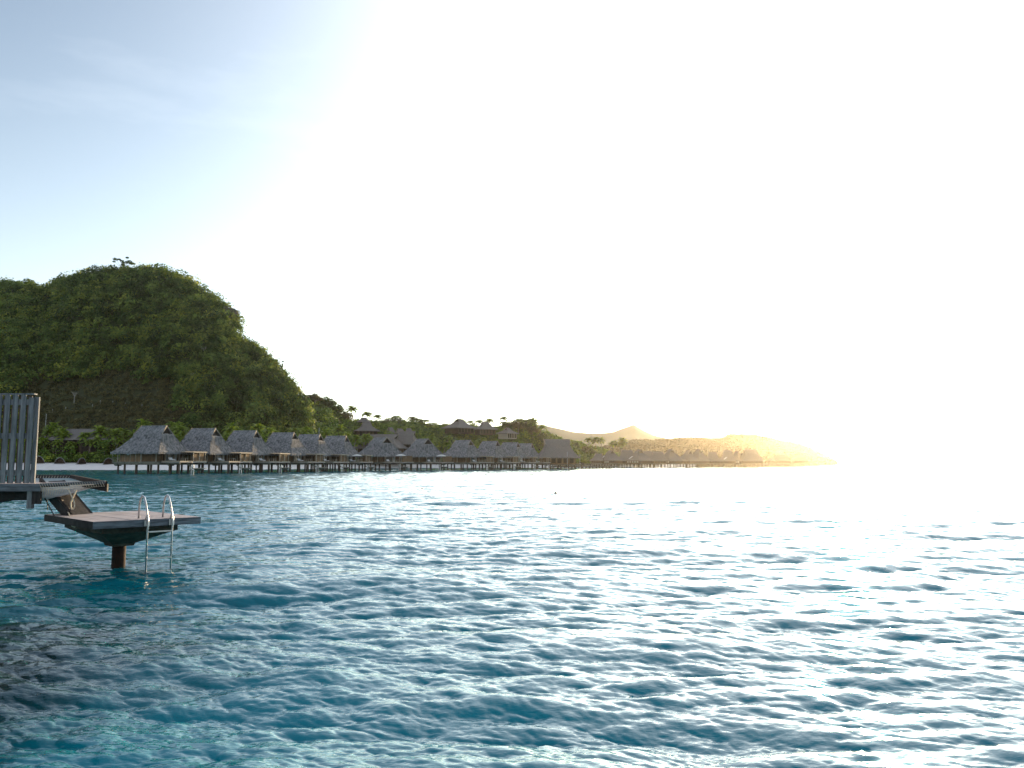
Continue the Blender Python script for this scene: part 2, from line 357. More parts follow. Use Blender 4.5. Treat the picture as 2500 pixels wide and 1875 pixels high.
S_GOLD = [(1420, 1120), (1450, 1108), (1520, 1090), (1560, 1082), (1600, 1084), (1680, 1076), (1760, 1078), (1790, 1067), (1850, 1069), (1870, 1073), (1900, 1081), (1950, 1090), (1980, 1101), (2010, 1118), (2030, 1129), (2045, 1140)]
def gold_fn(u, t):
    d0 = 760 + (u - 1420) * .35; d1 = d0 + 260; zr = hz(lerp(u, S_GOLD), d1)
    if t <= 1:
        d = d0 + (d1 - d0) * t; z = -1 + (zr + 1) * (.35 * t + .65 * math.sin(math.pi / 2 * t))
        x, y = XY(u, d); z += float(fbm(x, y, 45, 2)) * 1.6 * math.sin(math.pi * t) * (1 if zr > 8 else .2)
    else:
        d = d1 + (t - 1) * 300; z = zr * (1 - (t - 1) ** 1.3) - 1; x, y = XY(u, d)
    return (x, y, z)
patch('headland', np.linspace(1420, 2046, 160), np.linspace(0, 2, 60), gold_fn, M['grass'], 'low wooded headland running out into the lagoon')
S_FAR = [(900, 1090), (1100, 1060), (1200, 1040), (1300, 1032), (1330, 1037), (1380, 1048), (1400, 1053), (1440, 1057), (1480, 1056), (1500, 1053), (1515, 1047), (1535, 1040), (1546, 1035), (1552, 1036), (1560, 1042), (1580, 1053), (1600, 1062), (1640, 1071), (1700, 1077), (1800, 1095), (1900, 1140)]
def far_fn(u, t):
    d0 = 1500; d1 = 2000; zr = hz(lerp(u, S_FAR), d1)
    if t <= 1:
        d = d0 + (d1 - d0) * t; z = -1 + (zr + 1) * t; x, y = XY(u, d); z += float(fbm(x, y, 120, 3)) * 5 * math.sin(math.pi * t)
    else:
        d = d1 + (t - 1) * 600; z = zr * (1 - (t - 1)) - 1; x, y = XY(u, d)
    return (x, y, z)
patch('mountain', np.linspace(900, 1900, 200), np.linspace(0, 2, 40), far_fn, M['farhill'], 'pale far mountain with one small peak')

# ------------------------------------------------------------------ foliage as many leaf faces
def leaf_faces(cen, rad, n, size, g, flat=0.85, low=-0.35):
    """cen (m,3), rad (m,), n leaf faces per crown -> verts, quads; domed clumps with an uneven surface"""
    m = len(cen); tot = m * n
    d = g.normal(size=(tot, 3)); d /= np.linalg.norm(d, axis=1)[:, None]
    d[:, 2] = np.where(d[:, 2] < low, -d[:, 2], d[:, 2])
    ci = np.repeat(np.arange(m), n); ph = g.uniform(0, 6.28, size=(m, 3))[ci]
    lump = 1 + .20 * np.sin(5 * d[:, 0] + ph[:, 0]) * np.sin(5 * d[:, 1] + ph[:, 1]) + .12 * np.sin(9 * d[:, 2] + ph[:, 2])
    rr = rad[ci] * lump * g.uniform(.62, 1.06, size=tot) ** .6
    p = cen[ci] + d * rr[:, None] * np.array([1, 1, flat])
    nn = d * 1.3 + g.normal(size=(tot, 3)) * .5; nn[:, 2] += .25; nn /= np.linalg.norm(nn, axis=1)[:, None]
    a = np.cross(nn, g.normal(size=(tot, 3))); a /= np.linalg.norm(a, axis=1)[:, None] + 1e-9; b = np.cross(nn, a)
    s = size * g.uniform(.55, 1.25, size=tot) * (rad[ci] / rad.mean()) ** .4
    a *= s[:, None]; b *= (s * g.uniform(.45, .8, size=tot))[:, None]
    v = np.stack([p - a, p - b * .9 + a * .1, p + a, p + b], 1).reshape(-1, 3)
    return v, np.arange(tot * 4).reshape(-1, 4)
def scatter(fn, u0, u1, n, g, t0=0.02, t1=1.08, keep=None, dens=1.0):
    out = []
    while len(out) < n:
        u = g.uniform(u0, u1); t = g.uniform(t0, t1)
        if keep and not keep(u, t): continue
        p = fn(u, t)
        if p[2] < .4: continue
        out.append(p)
    return np.array(out)
def forest(name, cen, r0, r1, n, size, m, label, g, sink=.25):
    rad = g.uniform(r0, r1, size=len(cen)); c = cen.copy(); c[:, 2] += rad * sink
    v, f = leaf_faces(c, rad, n, size, g)
    o = np_mesh(name, v, f, m); tag(o, label, kind='stuff')
    tn = np.repeat(np.clip(g.normal(.5, .27, size=len(c)), 0, 1), n * 4).astype(np.float32)
    at = o.data.attributes.new('tone', 'FLOAT', 'POINT')
    if len(at.data) == len(tn): at.data.foreach_set('value', tn)
    return o
def toned(m):   # each crown its own leaf colour
    N = m.node_tree.nodes; L = m.node_tree.links; cr = N['Color Ramp']; outs = [l.to_socket for l in cr.outputs[0].links]
    at = N.new('ShaderNodeAttribute'); at.attribute_name = 'tone'
    r2 = N.new('ShaderNodeValToRGB'); e = r2.color_ramp.elements; e[0].position = 0; e[1].position = 1
    e[0].color = (.38, .45, .50, 1); e[1].color = (2.0, 1.55, 1.15, 1); q = e.new(.5); q.color = (.95, 1.0, .9, 1)
    L.new(at.outputs['Fac'], r2.inputs[0]); mu = N.new('ShaderNodeMix'); mu.data_type = 'RGBA'; mu.blend_type = 'MULTIPLY'; mu.inputs['Factor'].default_value = 1
    L.new(cr.outputs[0], mu.inputs['A']); L.new(r2.outputs[0], mu.inputs['B'])
    for s_ in outs: L.new(mu.outputs['Result'], s_)
for q_ in ('forest', 'shrub'): toned(M[q_])
g = np.random.default_rng(5)
def clear(u, t):   # a scrubby clearing low on the hill
    return not (60 < u < 430 and .02 < t < (.30 + .03 * math.sin(u * .03)))
cen = scatter(hill_fn, -420, 752, 3300, g, 0.0, 1.03, clear)
forest('forest', cen, 2.4, 6.4, 190, .62, M['forest'], 'dense dark green forest covering the steep hill', g, .45)
cen = scatter(hill_fn, 40, 450, 1500, g, 0.0, .34)
forest('scrub', cen, .7, 1.9, 45, .42, M['leaf_brown'], 'low brown scrub in the clearing above the beach palms', g)
cen = scatter(vil_fn, 640, 1560, 2300, g, 0.0, 1.05)
forest('woodland', cen, 1.6, 3.8, 100, .5, M['shrub'], 'bushy green woodland on the slope under the village', g)
cen = scatter(gold_fn, 1422, 2042, 4600, g, 0.0, 1.05)
forest('woodland', cen, 3.5, 6.5, 60, 1.3, M['headland_leaf'], 'hazy woodland covering the low headland', g, .1)
def band_fn(u, t):
    d = lerp(u, SHORE) + 27 + 20 * t; x, y = XY(u, d); return (x, y, 2.3 + 1.2 * t)
cen = scatter(band_fn, -300, 1340, 1500, g, 0, 1, lambda u, t: u < 1345)
low = cen.copy(); hi = scatter(band_fn, -300, 700, 420, g, .1, 1); hi[:, 2] += g.uniform(1.5, 6.5, size=len(hi))
forest('undergrowth', np.concatenate([low, hi]), 1.3, 3.1, 90, .42, M['shrub'], 'green undergrowth along the back of the beach', g, .5)

# ------------------------------------------------------------------ trees
def tree_proto(name, h, cr, blobs, n, size, leafm, trunkm, g, spread=1.0, umbrella=False):
    root = empty(name, (0, 0, 0)); tb = MB(); r_ = random.Random(int(g.integers(1e6)))
    tb.tube([(0, 0, -1.0), (.1, 0, h * .3), (0, .1, h * .62)], .028 * h, 7, .018 * h)
    cs = []; rs = []
    for k in range(blobs):
        a = 2.4 * k + r_.uniform(-.5, .5); q = math.sqrt((k + .5) / blobs)
        if umbrella: c = Vector((math.cos(a) * cr * q, math.sin(a) * cr * q, h * r_.uniform(.60, 1.0))); r = cr * r_.uniform(.15, .27)
        else: c = Vector((math.cos(a) * cr * .72 * q, math.sin(a) * cr * .72 * q, h * (.50 + .36 * (1 - q) + r_.uniform(-.22, .08)))); r = cr * r_.uniform(.30, .50)
        cs.append(c); rs.append(r)
        st = Vector((0, 0, h * r_.uniform(.35, .6))); mid = st.lerp(c, .55) + Vector((0, 0, -h * .03))
        tb.tube([st, mid, c], .012 * h, 5, .004 * h)
    tb.build('trunk', trunkm, root)
    v, f = leaf_faces(np.array([list(c) for c in cs]), np.array(rs), n, size, g, .42 if umbrella else .8, -.7)
    np_mesh('crown', v, f, leafm, root); return root
def bare_proto(name, h, g):
    root = empty(name, (0, 0, 0)); tb = MB(); r_ = random.Random(3)
    tb.tube([(0, 0, -1), (.1, .1, h * .4), (0, .2, h * .55)], .03 * h, 6, .018 * h); tb.build('trunk', M['paletrunk'], root)
    bb = MB()
    for k in range(9):
        a = k * .75; st = Vector((0, .15, h * (.42 + .015 * k)))
        e = Vector((math.cos(a) * h * r_.uniform(.15, .42), math.sin(a) * h * r_.uniform(.15, .42), h * r_.uniform(.70, 1.05))); md = st.lerp(e, .5) + Vector((0, 0, h * .03))
        bb.tube([st, md, e], .012 * h, 5, .004 * h)
        for j in range(3):
            e2 = md + Vector((r_.uniform(-1, 1), r_.uniform(-1, 1), r_.uniform(.4, 1))) * h * .16
            bb.tube([md, e2], .006 * h, 4, .003 * h)
    bb.build('branches', M['paletrunk'], root); return root
def palm_proto(h, lean, seed, nf=20, fl=3.3):
    r_ = random.Random(seed); root = empty('palm_tree', (0, 0, 0)); tb = MB()
    pts = [(lean * (i / 6) ** 1.8, .2 * math.sin(i), -1.0 + (h + 1.0) * i / 6) for i in range(7)]
    tb.tube(pts, .20, 7, .12); tb.build('trunk', M['trunk'], root)
    top = Vector(pts[-1]); cb = MB()
    for k in range(nf):
        a = k * 2.39996 + r_.uniform(-.2, .2); up = 1.50 - 1.55 * (k / nf) + r_.uniform(-.12, .12); L_ = fl * r_.uniform(.85, 1.12)
        dirh = Vector((math.cos(a), math.sin(a), 0)); p = top.copy(); ang = up; seg = 9; P_ = [p.copy()]
        for i in range(seg):
            p = p + (dirh * math.cos(ang) + Vector((0, 0, math.sin(ang)))) * (L_ / seg); ang -= .10 + .035 * i; P_.append(p.copy())
        side = dirh.cross(Vector((0, 0, 1)))
        cb.tube(P_, .035, 4, .012)
        for i in range(1, seg + 1):
            for q in (0, .5):
                c = P_[i] if q == 0 else P_[i].lerp(P_[i - 1], .5)
                ll = L_ * .27 * math.sin(math.pi * min(1, (i - q) / seg * .86 + .14)) ** .7; tng = (P_[i] - P_[i - 1]).normalized()
                for s_ in (-1, 1):
                    tip = c + side * s_ * ll * .80 + tng * ll * .50 + Vector((0, 0, -ll * r_.uniform(.25, .55)))
                    w = tng * .18
                    cb.add([c - w, c + w, tip + w * .3, tip - w * .3], [(0, 1, 2, 3)])
    cb.build('crown', M['palm'], root)
    cc = MB()
    for k in range(5):
        a = k * 1.3; c = top + Vector((math.cos(a) * .25, math.sin(a) * .25, -.25))
        cc.hexa([c + Vector(q) * .13 for q in ((-1, -1, -1), (1, -1, -1), (1, 1, -1), (-1, 1, -1))], [c + Vector(q) * .13 for q in ((-1, -1, 1), (1, -1, 1), (1, 1, 1), (-1, 1, 1))])
    cc.build('coconuts', M['leaf_brown'], root)
    return root
PALMS = [palm_proto(9, .8, 1), palm_proto(9, -1.4, 2, 22, 3.5), palm_proto(9, 2.4, 3, 18, 3.1), palm_proto(9, .1, 4, 24, 3.4)]
PALM_H = 9.0 + 1.6
used = set()
for p_ in PALMS: KIDS[p_.name] = kids(p_)
def place(proto, loc, rz, s, label, cat, group=None, skip=()):
    if proto.name in used or proto.get('_used'):
        o = copy_tree(proto, None, skip)
    else:
        o = proto
    used.add(proto.name)
    o.location = loc; o.rotation_euler = (0, 0, rz); o.scale = (s, s, s)
    for k in ('group',):
        if k in o: del o[k]
    tag(o, label, cat, group); return o
def ground_z(fn, u, d):
    # walk along the line of that land patch until it is at distance d
    lo_, hi_ = 0.0, 1.0
    for _ in range(18):
        md = (lo_ + hi_) / 2
        if fn(u, md)[1] < d: lo_ = md
        else: hi_ = md
    return fn(u, lo_)[2]
def palm_group(specs, region, group, dd=0):
    specs = sorted(specs)
    for i, (u, ytop, d, z0) in enumerate(specs):
        x, y = XY(u, d); zt = hz(ytop, d); h = max(3.0, zt - z0); s = h / PALM_H
        s_w = min(1.25, max(.8, s)) if d < 440 else min(1.7, max(1.4, s))
        k = rnd.randrange(4)
        size = 'tall' if s > 1.25 else ('short' if s < .8 else 'mid-sized')
        lean = ['slightly leaning', 'left-leaning', 'strongly leaning', 'straight'][k]
        o = place(PALMS[k], (x, y, z0 - .2), rnd.uniform(-.6, .6) if k != 3 else rnd.uniform(0, 6), 1, f'{size} {lean} coconut palm, {ORD[i]} from the left {region}', 'palm tree', group)
        o.scale = (s_w, s_w, s)
# palms behind the white beach, left of the first bungalow
spec = [(96, 1043, 322), (118, 1035, 326), (140, 1048, 320), (160, 1056, 318), (183, 1052, 324), (205, 1056, 318), (228, 1058, 321), (247, 1042, 318), (262, 1046, 325), (285, 1050, 320), (305, 1048, 326), (322, 1052, 322), (104, 1068, 317), (133, 1075, 315), (172, 1078, 316), (214, 1074, 315), (238, 1066, 316), (256, 1078, 315), (274, 1068, 316)]
palm_group([(u + 0.0, yt, d, 2.6) for u, yt, d in spec], 'behind the white beach', 'coconut palms behind the white beach')
spec = [(357, 1027, 330), (423, 1031, 324), (436, 1040, 320), (452, 1034, 330), (470, 1034, 335), (545, 1040, 322), (556, 1036, 330), (566, 1046, 320), (628, 1036, 328), (640, 1044, 325), (652, 1050, 330), (410, 1058, 318), (440, 1062, 318), (536, 1062, 318), (556, 1058, 317), (634, 1066, 320)]
palm_group([(u, yt, d, 2.8) for u, yt, d in spec], 'behind the first four bungalows', 'coconut palms behind the left bungalows')
spec = [(715, 1046, 350), (730, 1052, 345), (748, 1044, 352), (790, 1050, 360), (812, 1036, 372), (824, 1045, 372), (842, 1056, 380), (858, 1062, 385), (872, 1070, 392), (886, 1062, 395), (905, 1064, 398)]
palm_group([(u, yt, d, 3.0) for u, yt, d in spec], 'behind the fifth, sixth and seventh bungalows', 'coconut palms behind the middle bungalows')
spec = [(985, 1068, 410), (1000, 1074, 408), (1050, 1066, 420), (1066, 1072, 424), (1080, 1062, 425), (1092, 1078, 425), (1104, 1070, 430), (1160, 1068, 440), (1172, 1074, 440), (1222, 1080, 445)]
palm_group([(u, yt, d, 3.0) for u, yt, d in spec], 'on the shore behind the right bungalows', 'coconut palms on the shore behind the right bungalows')
spec = [(826, 992, 470), (862, 992, 470), (901, 1001, 470), (916, 1008, 474), (955, 1010, 478), (992, 1011, 478), (1002, 1016, 480), (1016, 1016, 480), (1035, 1019, 480), (1054, 1027, 480), (1062, 1036, 482), (1122, 1018, 484), (1134, 1022, 484), (1166, 1021, 484), (1202, 1018, 484), (1216, 1012, 484), (1226, 1024, 484), (1266, 1017, 486), (1274, 1018, 488), (1286, 1022, 488), (1295, 1016, 488), (1302, 1022, 488), (1313, 1032, 490)]
palm_group([(u, yt + (0 if u < 870 else 5), d, ground_z(vil_fn, u, d)) for u, yt, d in spec], 'along the ridge above the village', 'coconut palms along the village ridge')
spec = [(1434, 1069, 545), (1443, 1067, 548), (1458, 1072, 552), (1471, 1069, 556), (1485, 1078, 558), (1497, 1077, 560), (1508, 1078, 562), (1516, 1070, 565)]
palm_group([(u, yt, d, max(1.5, ground_z(vil_fn, u, d))) for u, yt, d in spec], 'in front of the far mountain', 'coconut palms in front of the far mountain')

BROAD = [tree_proto('broadleaf_tree', 9, 4.6, 12, 150, .42, M['leaf'], M['trunk'], g), tree_proto('broadleaf_tree', 9, 5.2, 14, 130, .42, M['leaf_brown'], M['trunk'], g)]
UMB = tree_proto('umbrella_tree', 12, 6.0, 13, 110, .36, M['leaf'], M['trunk'], g, umbrella=True)
for q in BROAD + [UMB]: KIDS[q.name] = kids(q)
spec = [(745, 960, 470, 0), (765, 956, 470, 1), (800, 965, 470, 0), (818, 985, 470, 0), (838, 1000, 470, 1), (940, 1018, 476, 1), (970, 1012, 478, 0), (985, 1022, 478, 1), (1026, 1022, 480, 0), (1044, 1030, 480, 1), (1074, 1036, 482, 0), (1090, 1028, 482, 1), (1150, 1030, 484, 0), (1180, 1032, 484, 1), (1240, 1028, 484, 0), (1255, 1022, 486, 1), (1280, 1020, 488, 0), (1300, 1026, 488, 1), (1322, 1046, 490, 0), (1338, 1062, 492, 1), (1360, 1074, 494, 0), (1385, 1076, 496, 1), (1403, 1080, 520, 0), (1428, 1080, 524, 1), (1446, 1086, 526, 0)]
spec = spec[:-4] + [(1098, 1034, 452, 0), (1150, 1036, 452, 1), (1166, 1040, 450, 0), (1206, 1034, 452, 1), (1222, 1040, 448, 0), (1264, 1040, 446, 0)] + spec[-4:]
spec = sorted(spec)
TW = ORD + ['twenty-fifth', 'twenty-sixth', 'twenty-seventh', 'twenty-eighth', 'twenty-ninth', 'thirtieth', 'thirty-first', 'thirty-second']
for i, (u, yt, d, k) in enumerate(spec):
    x, y = XY(u, d); s = rnd.uniform(.95, 1.3) if u < 1350 else .75; z0 = min(hz(yt, d) - 9.0 * s, ground_z(vil_fn, u, d))
    place(BROAD[k], (x, y, z0), rnd.uniform(0, 6), s, f'{["dark green", "brownish green"][k]} broadleaf tree, {TW[i]} from the left along the village ridge', 'tree', 'broadleaf trees along the village ridge')
def hill_at(u, t): return hill_fn(u, t)
p = hill_at(282, 1.0); place(UMB, (p[0], p[1], p[2] - 1.5), .4, 1.05, 'open flat-topped tree standing on the hilltop skyline', 'tree')
p = hill_at(553, 1.0); place(BROAD[1], (p[0], p[1] - 2, p[2] - 1), 1.4, 1.0, 'ragged tree clinging to the top of the cliff', 'tree')
p = hill_at(685, 1.0); place(BROAD[1], (p[0] - 2, p[1] - 3, p[2] - 2), 2.4, .8, 'wispy tree leaning out from the right flank of the hill', 'tree')
p = hill_at(598, 1.0); place(UMB, (p[0], p[1] - 2, p[2] - 2), 3.4, .5, 'small flat-topped tree just below the cliff on the skyline', 'tree')
BARE = bare_proto('bare_tree', 12, g); KIDS[BARE.name] = kids(BARE)
for u, yy, s, lab in ((492, 885, .55, 'pale bare branching tree high on the right side of the hill'), (470, 935, .42, 'pale bare tree in the middle of the wooded hill'), (520, 963, .38, 'pale bare tree low on the right side of the hill'), (180, 985, .42, 'white trunked tree at the edge of the dark clearing')):
    best = min((abs(W(1250, 1132, 1).y) and abs((hill_fn(u, t)[2] - hz(yy, hill_fn(u, t)[1]))), t) for t in np.linspace(0, 1, 120))[1]
    p = hill_fn(u, best); place(BARE, (p[0], p[1] - 2.5, p[2] + .5), rnd.uniform(0, 6), s, lab, 'tree', 'pale bare trees on the hill')
def crag(name, u, t, sx, sy, sz, label, seed):
    bm_n = 22; vs = []; fs = []
    for i in range(bm_n + 1):
        ph = math.pi * i / bm_n
        for j in range(bm_n * 2):
            a = math.pi * j / bm_n; d = Vector((math.sin(ph) * math.cos(a), math.sin(ph) * math.sin(a), math.cos(ph)))
            k = 1 + .16 * float(fbm(d.x * 3 + seed, d.y * 3 + d.z * 2, .8, seed)); vs.append((d.x * sx * k, d.y * sy * k, d.z * sz * k))
    n = bm_n * 2
    for i in range(bm_n):
        for j in range(n): fs.append((i * n + j, (i + 1) * n + j, (i + 1) * n + (j + 1) % n, i * n + (j + 1) % n))
    b = MB(); b.add(vs, fs); o = b.build(name, M['rock']); p = hill_fn(u, t); o.location = (p[0], p[1], p[2]); tag(o, label, 'rock'); return o
crag('rock', 352, 1.0, 9, 7, 4.2, 'dark bare rock crowning the hilltop', 1)
crag('rock', 388, 1.0, 7.5, 6, 4.0, 'rounded rock just right of the hilltop crown', 4)
crag('cliff_rock', 545, .93, 4.5, 5, 7, 'brown cliff face on the right shoulder of the hill', 2)
p = hill_at(541, .99); place(BROAD[1], (p[0], p[1] - 2, p[2] - 4), 3.0, .9, 'brownish tree just left of the cliff edge, half over the rock', 'tree')

# slim white marker posts on the clearing
i = 0
for u, yt in ((121, 1002), (153, 997), (218, 990), (237, 978), (268, 982), (299, 986), (340, 990)):
    best = min((abs((hill_fn(u, t)[2] - hz(yt + 8, hill_fn(u, t)[1]))), t) for t in np.linspace(0, 1, 200))[1]
    p = hill_fn(u, best); b = MB(); b.tube([(0, 0, -.5), (0, 0, 1.7)], .07, 8); b.tube([(0, 0, 1.7), (0, 0, 1.85)], .10, 8); o = b.build('marker_post', M['curtain']); o.location = p
    tag(o, f'slim white post on the scrubby clearing, {ORD[i]} from the left', 'post', 'white posts across the hillside clearing'); i += 1
def mast(u, ytop, ybase, d, label, z0=None, r=.07):
    x, y = XY(u, d); z0 = hz(ybase, d) if z0 is None else z0; b = MB(); b.tube([(0, 0, 0), (0, 0, hz(ytop, d) - z0)], r, 8, r * .7)
    b.tube([(0, 0, 0), (0, 0, .25)], r * 2, 8)
    o = b.build('mast', M['white']); o.location = (x, y, z0); tag(o, label, 'mast'); return o
mast(106, 1010, 1040, 330, 'thin pale pole rising from the palms beside the wooden fence', 2.6)
mast(777, 1044, 1080, 350, 'thin pale pole rising behind the ridge of the fifth bungalow', 3)

# ------------------------------------------------------------------ overwater bungalows
def thatch_roof(root, a=6.0, b=6.0, z0=4.7, zt=10.5, gl=3.1, mt=None, wide=1.0, gz=.70, seed=1, n=30):
    r_ = random.Random(seed); mt = mt or M['thatch']; H_ = zt - z0
    e5 = max(.30, min(.59, gl / a + .07)); prof = [(0, 1, 1), (.10, .89, .87), (.24, 1 - (1 - e5) * .50, .72), (.43, 1 - (1 - e5) * .77, .52), (.57, 1 - (1 - e5) * .90, .39), (gz, e5, .30), (.86, (e5 + gl / a) / 2, .14), (1.0, gl / a, 0.012)]
    mb = MB()
    def jit(s_): return r_.uniform(-s_, s_)
    # long sides: rings all the way to the ridge
    for sgn in (-1, 1):
        rows = []
        for (q, fx, fy) in prof:
            row = []
            for i in range(n + 1):
                x = -1 + 2 * i / n; row.append((x * a * fx * -sgn, b * fy * sgn, z0 + H_ * q + jit(.05)))
            rows.append(row)
        vs = [p for row in rows for p in row]; fs = []
        for k in range(len(rows) - 1):
            for i in range(n): q = k * (n + 1) + i; fs.append((q, q + n + 1, q + n + 2, q + 1))
        mb.add(vs, fs)
    for sgn in (-1, 1):
        rows = []
        for (q, fx, fy) in prof[:6]:
            row = []
            for i in range(n + 1):
                y = -1 + 2 * i / n; row.append((a * fx * sgn, b * fy * y * sgn, z0 + H_ * q + jit(.05)))
            rows.append(row)
        vs = [p for row in rows for p in row]; fs = []
        for k in range(len(rows) - 1):
            for i in range(n): q = k * (n + 1) + i; fs.append((q, q + 1, q + n + 2, q + n + 1)[::-1])
        mb.add(vs, fs)
    # ragged thatch fringe: hanging tufts under the eaves
    per = []
    for s_, (dx, dy) in (((-a, -b), (1, 0)), ((a, -b), (0, 1)), ((a, b), (-1, 0)), ((-a, b), (0, -1))):
        ln = 2 * (a if dx else b); k = int(ln / .16)
        for i in range(k): per.append((s_[0] + dx * ln * i / k, s_[1] + dy * ln * i / k, dx, dy))
    for (x, y, dx, dy) in per:
        dr = r_.uniform(.28, .55); x1, y1 = x + dx * .17, y + dy * .17; nx, ny = dy * .05, -dx * .05
        mb.add([(x, y, z0 + .06), (x1, y1, z0 + .06), (x1 + dx * jit(.04) + nx, y1 + dy * jit(.04) + ny, z0 - dr), (x + nx, y + ny, z0 - dr * r_.uniform(.7, 1.1))], [(0, 1, 2, 3)])
    # soffit
    mb.add([(-a + .1, -b + .1, z0 - .12), (a - .1, -b + .1, z0 - .12), (a - .1, b - .1, z0 - .12), (-a + .1, b - .1, z0 - .12)], [(0, 3, 2, 1)])
    # loose straw standing off the slopes
    for _ in range(2600 if n > 20 else 500):
        q = r_.random() ** 1.3 * .9; k = 0
        while prof[k + 1][0] < q: k += 1
        t = (q - prof[k][0]) / (prof[k + 1][0] - prof[k][0]); fx = prof[k][1] + (prof[k + 1][1] - prof[k][1]) * t; fy = prof[k][2] + (prof[k + 1][2] - prof[k][2]) * t
        z = z0 + H_ * q; s_ = r_.choice((-1, 1))
        if r_.random() < .5 or q > gz: x = r_.uniform(-1, 1) * a * fx; y = s_ * (b * fy + .02); ox, oy = .28, 0; px_, py_ = 0, s_ * .10
        else: x = s_ * (a * fx + .02); y = r_.uniform(-1, 1) * b * fy; ox, oy = 0, .28; px_, py_ = s_ * .10, 0
        mb.add([(x, y, z + .12), (x + ox, y + oy, z + .12), (x + ox + px_ * 2.2, y + oy + py_ * 2.2, z - .16), (x + px_ * 2.2, y + py_ * 2.2, z - .14)], [(0, 1, 2, 3)])
    ro = mb.build('roof', mt, root)
    # gablets: dark recessed triangle and pale barge boards
    zg = z0 + H_ * gz; fx6, fy6 = prof[5][1] * a, prof[5][2] * b
    for sgn in (-1, 1):
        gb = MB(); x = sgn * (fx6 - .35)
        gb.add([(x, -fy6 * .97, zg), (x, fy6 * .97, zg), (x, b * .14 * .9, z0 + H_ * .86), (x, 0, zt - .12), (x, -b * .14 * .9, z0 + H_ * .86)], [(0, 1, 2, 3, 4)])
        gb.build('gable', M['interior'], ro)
        bb = MB(); xe = sgn * (gl + .06)
        for s2 in (-1, 1):
            bb.bar((sgn * (fx6 + .10), s2 * (fy6 + .22), zg - .1), (xe + sgn * .05, -s2 * .14, zt + .2), .10, .2)
        bb.build('barge_board', M['palewood'], ro)
    rb = MB(); rb.tube([(-gl, 0, zt + .02), (gl, 0, zt + .02)], .16, 8); rb.build('ridge_cap', mt, ro)
    return ro
DZ = 2.65
def bungalow_proto():
    root = empty('overwater_bungalow', (0, 0, 0))
    thatch_roof(root)
    w = MB()
    xs = [-4.7, -3.4, -2.1, -.8, .5]
    for i in range(len(xs) - 1): w.box(xs[i] + .05, xs[i + 1] - .05, -4.55, -4.43, DZ, 4.75)
    w.box(-4.75, .55, -4.42, -4.3, DZ, 4.85)
    w.box(-4.75, -4.6, -4.4, 4.5, DZ, 4.85); w.box(-4.7, 4.2, 4.4, 4.52, DZ, 4.85)
    w.build('wall', M['panel'], root)
    for x in xs: fr = MB(); fr.bar((x, -4.58, DZ), (x, -4.58, 4.8), .10, .08, (0, 1, 0)); fr.build('batten', M['palewood'], root)
    for x, y in ((-5.0, -4.9), (.6, -4.5), (4.2, -4.4), (4.3, -1.5), (4.3, 4.4), (4.35, 1.4)): fr = MB(); fr.bar((x, y, DZ), (x, y, 4.85), .16, .16, (0, 1, 0)); fr.build('post', M['palewood'], root)
    sl = MB()
    for i in range(17): x = .75 + i * .2; sl.box(x, x + .09, -4.52, -4.46, DZ + .05, 4.7)
    for y0, y1 in ((-4.3, -2.0),):
        for i in range(8): y = y0 + i * .28; sl.box(4.15, 4.21, y, y + .10, DZ + .05, 4.7)
    sl.build('slat_screen', M['panel'], root)
    iw = MB(); iw.box(.6, 4.05, -4.40, -4.30, DZ, 4.8); iw.box(3.85, 3.95, -4.3, 4.4, DZ, 4.8); iw.build('inner_wall', M['darkwood'], root)
    dr = MB()
    for y in (-1.3, -.35, .6): dr.box(3.96, 4.02, y, y + .85, DZ + .05, 4.45)
    dr.build('sliding_door', M['glass'], root)
    cu = MB(); cu.box(3.96, 4.00, 1.6, 2.9, DZ + .05, 4.4); cu.build('curtain', M['curtain'], root)
    wn_ = MB(); wn_.box(-3.0, -2.5, -4.62, -4.56, 4.05, 4.6); wn_.build('window', M['curtain'], root)
    fl = MB(); fl.box(-5.2, 5.0, -5.0, 5.0, DZ - .38, DZ)
    for x in (-4.2, -2.4, -.6, 1.2, 3.0, 4.6): fl.hexa([(x - .5, -4.9, DZ - .7), (x + .5, -4.9, DZ - .7), (x + .5, 4.9, DZ - .7), (x - .5, 4.9, DZ - .7)], [(x - .9, -4.9, DZ - .381), (x + .9, -4.9, DZ - .381), (x + .9, 4.9, DZ - .381), (x - .9, 4.9, DZ - .381)])
    fl.build('floor', M['joist'], root)
    bl = MB(); bl.box(-6.3, -5.21, -5.0, -3.0, DZ - .3, DZ); bl.hexa([(-5.9, -4.6, DZ - .95), (-5.21, -4.6, DZ - .95), (-5.21, -3.4, DZ - .95), (-5.9, -3.4, DZ - .95)], [(-6.2, -4.9, DZ - .301), (-5.21, -4.9, DZ - .301), (-5.21, -3.1, DZ - .301), (-6.2, -3.1, DZ - .301)])
    for z in (.3, .6, .95): bl.box(-6.3, -6.22, -5.0, -3.0, DZ + z - .1, DZ + z); bl.box(-6.21, -5.25, -5.0, -4.93, DZ + z - .1, DZ + z)
    for x, y in ((-6.26, -4.96), (-6.26, -3.04)): bl.bar((x, y, DZ), (x, y, 4.7 if y < -4 else DZ + 1), .09, .09, (0, 1, 0))
    bl.build('balcony', M['joist'], root)
    dk = MB(); dk.box(5.01, 9.4, -3.6, 6.2, DZ - .22, DZ - .02); dk.build('terrace', M['deckwood'], root)
    de = MB()
    for a_, b_ in (((9.42, -3.6), (9.42, .9)), ((9.42, 2.1), (9.42, 6.2)), ((5.1, -3.66), (9.4, -3.66))): de.bar((*a_, DZ + .02), (*b_, DZ + .02), .16, .26)
    de.build('deck_edge', M['palewood'], root)
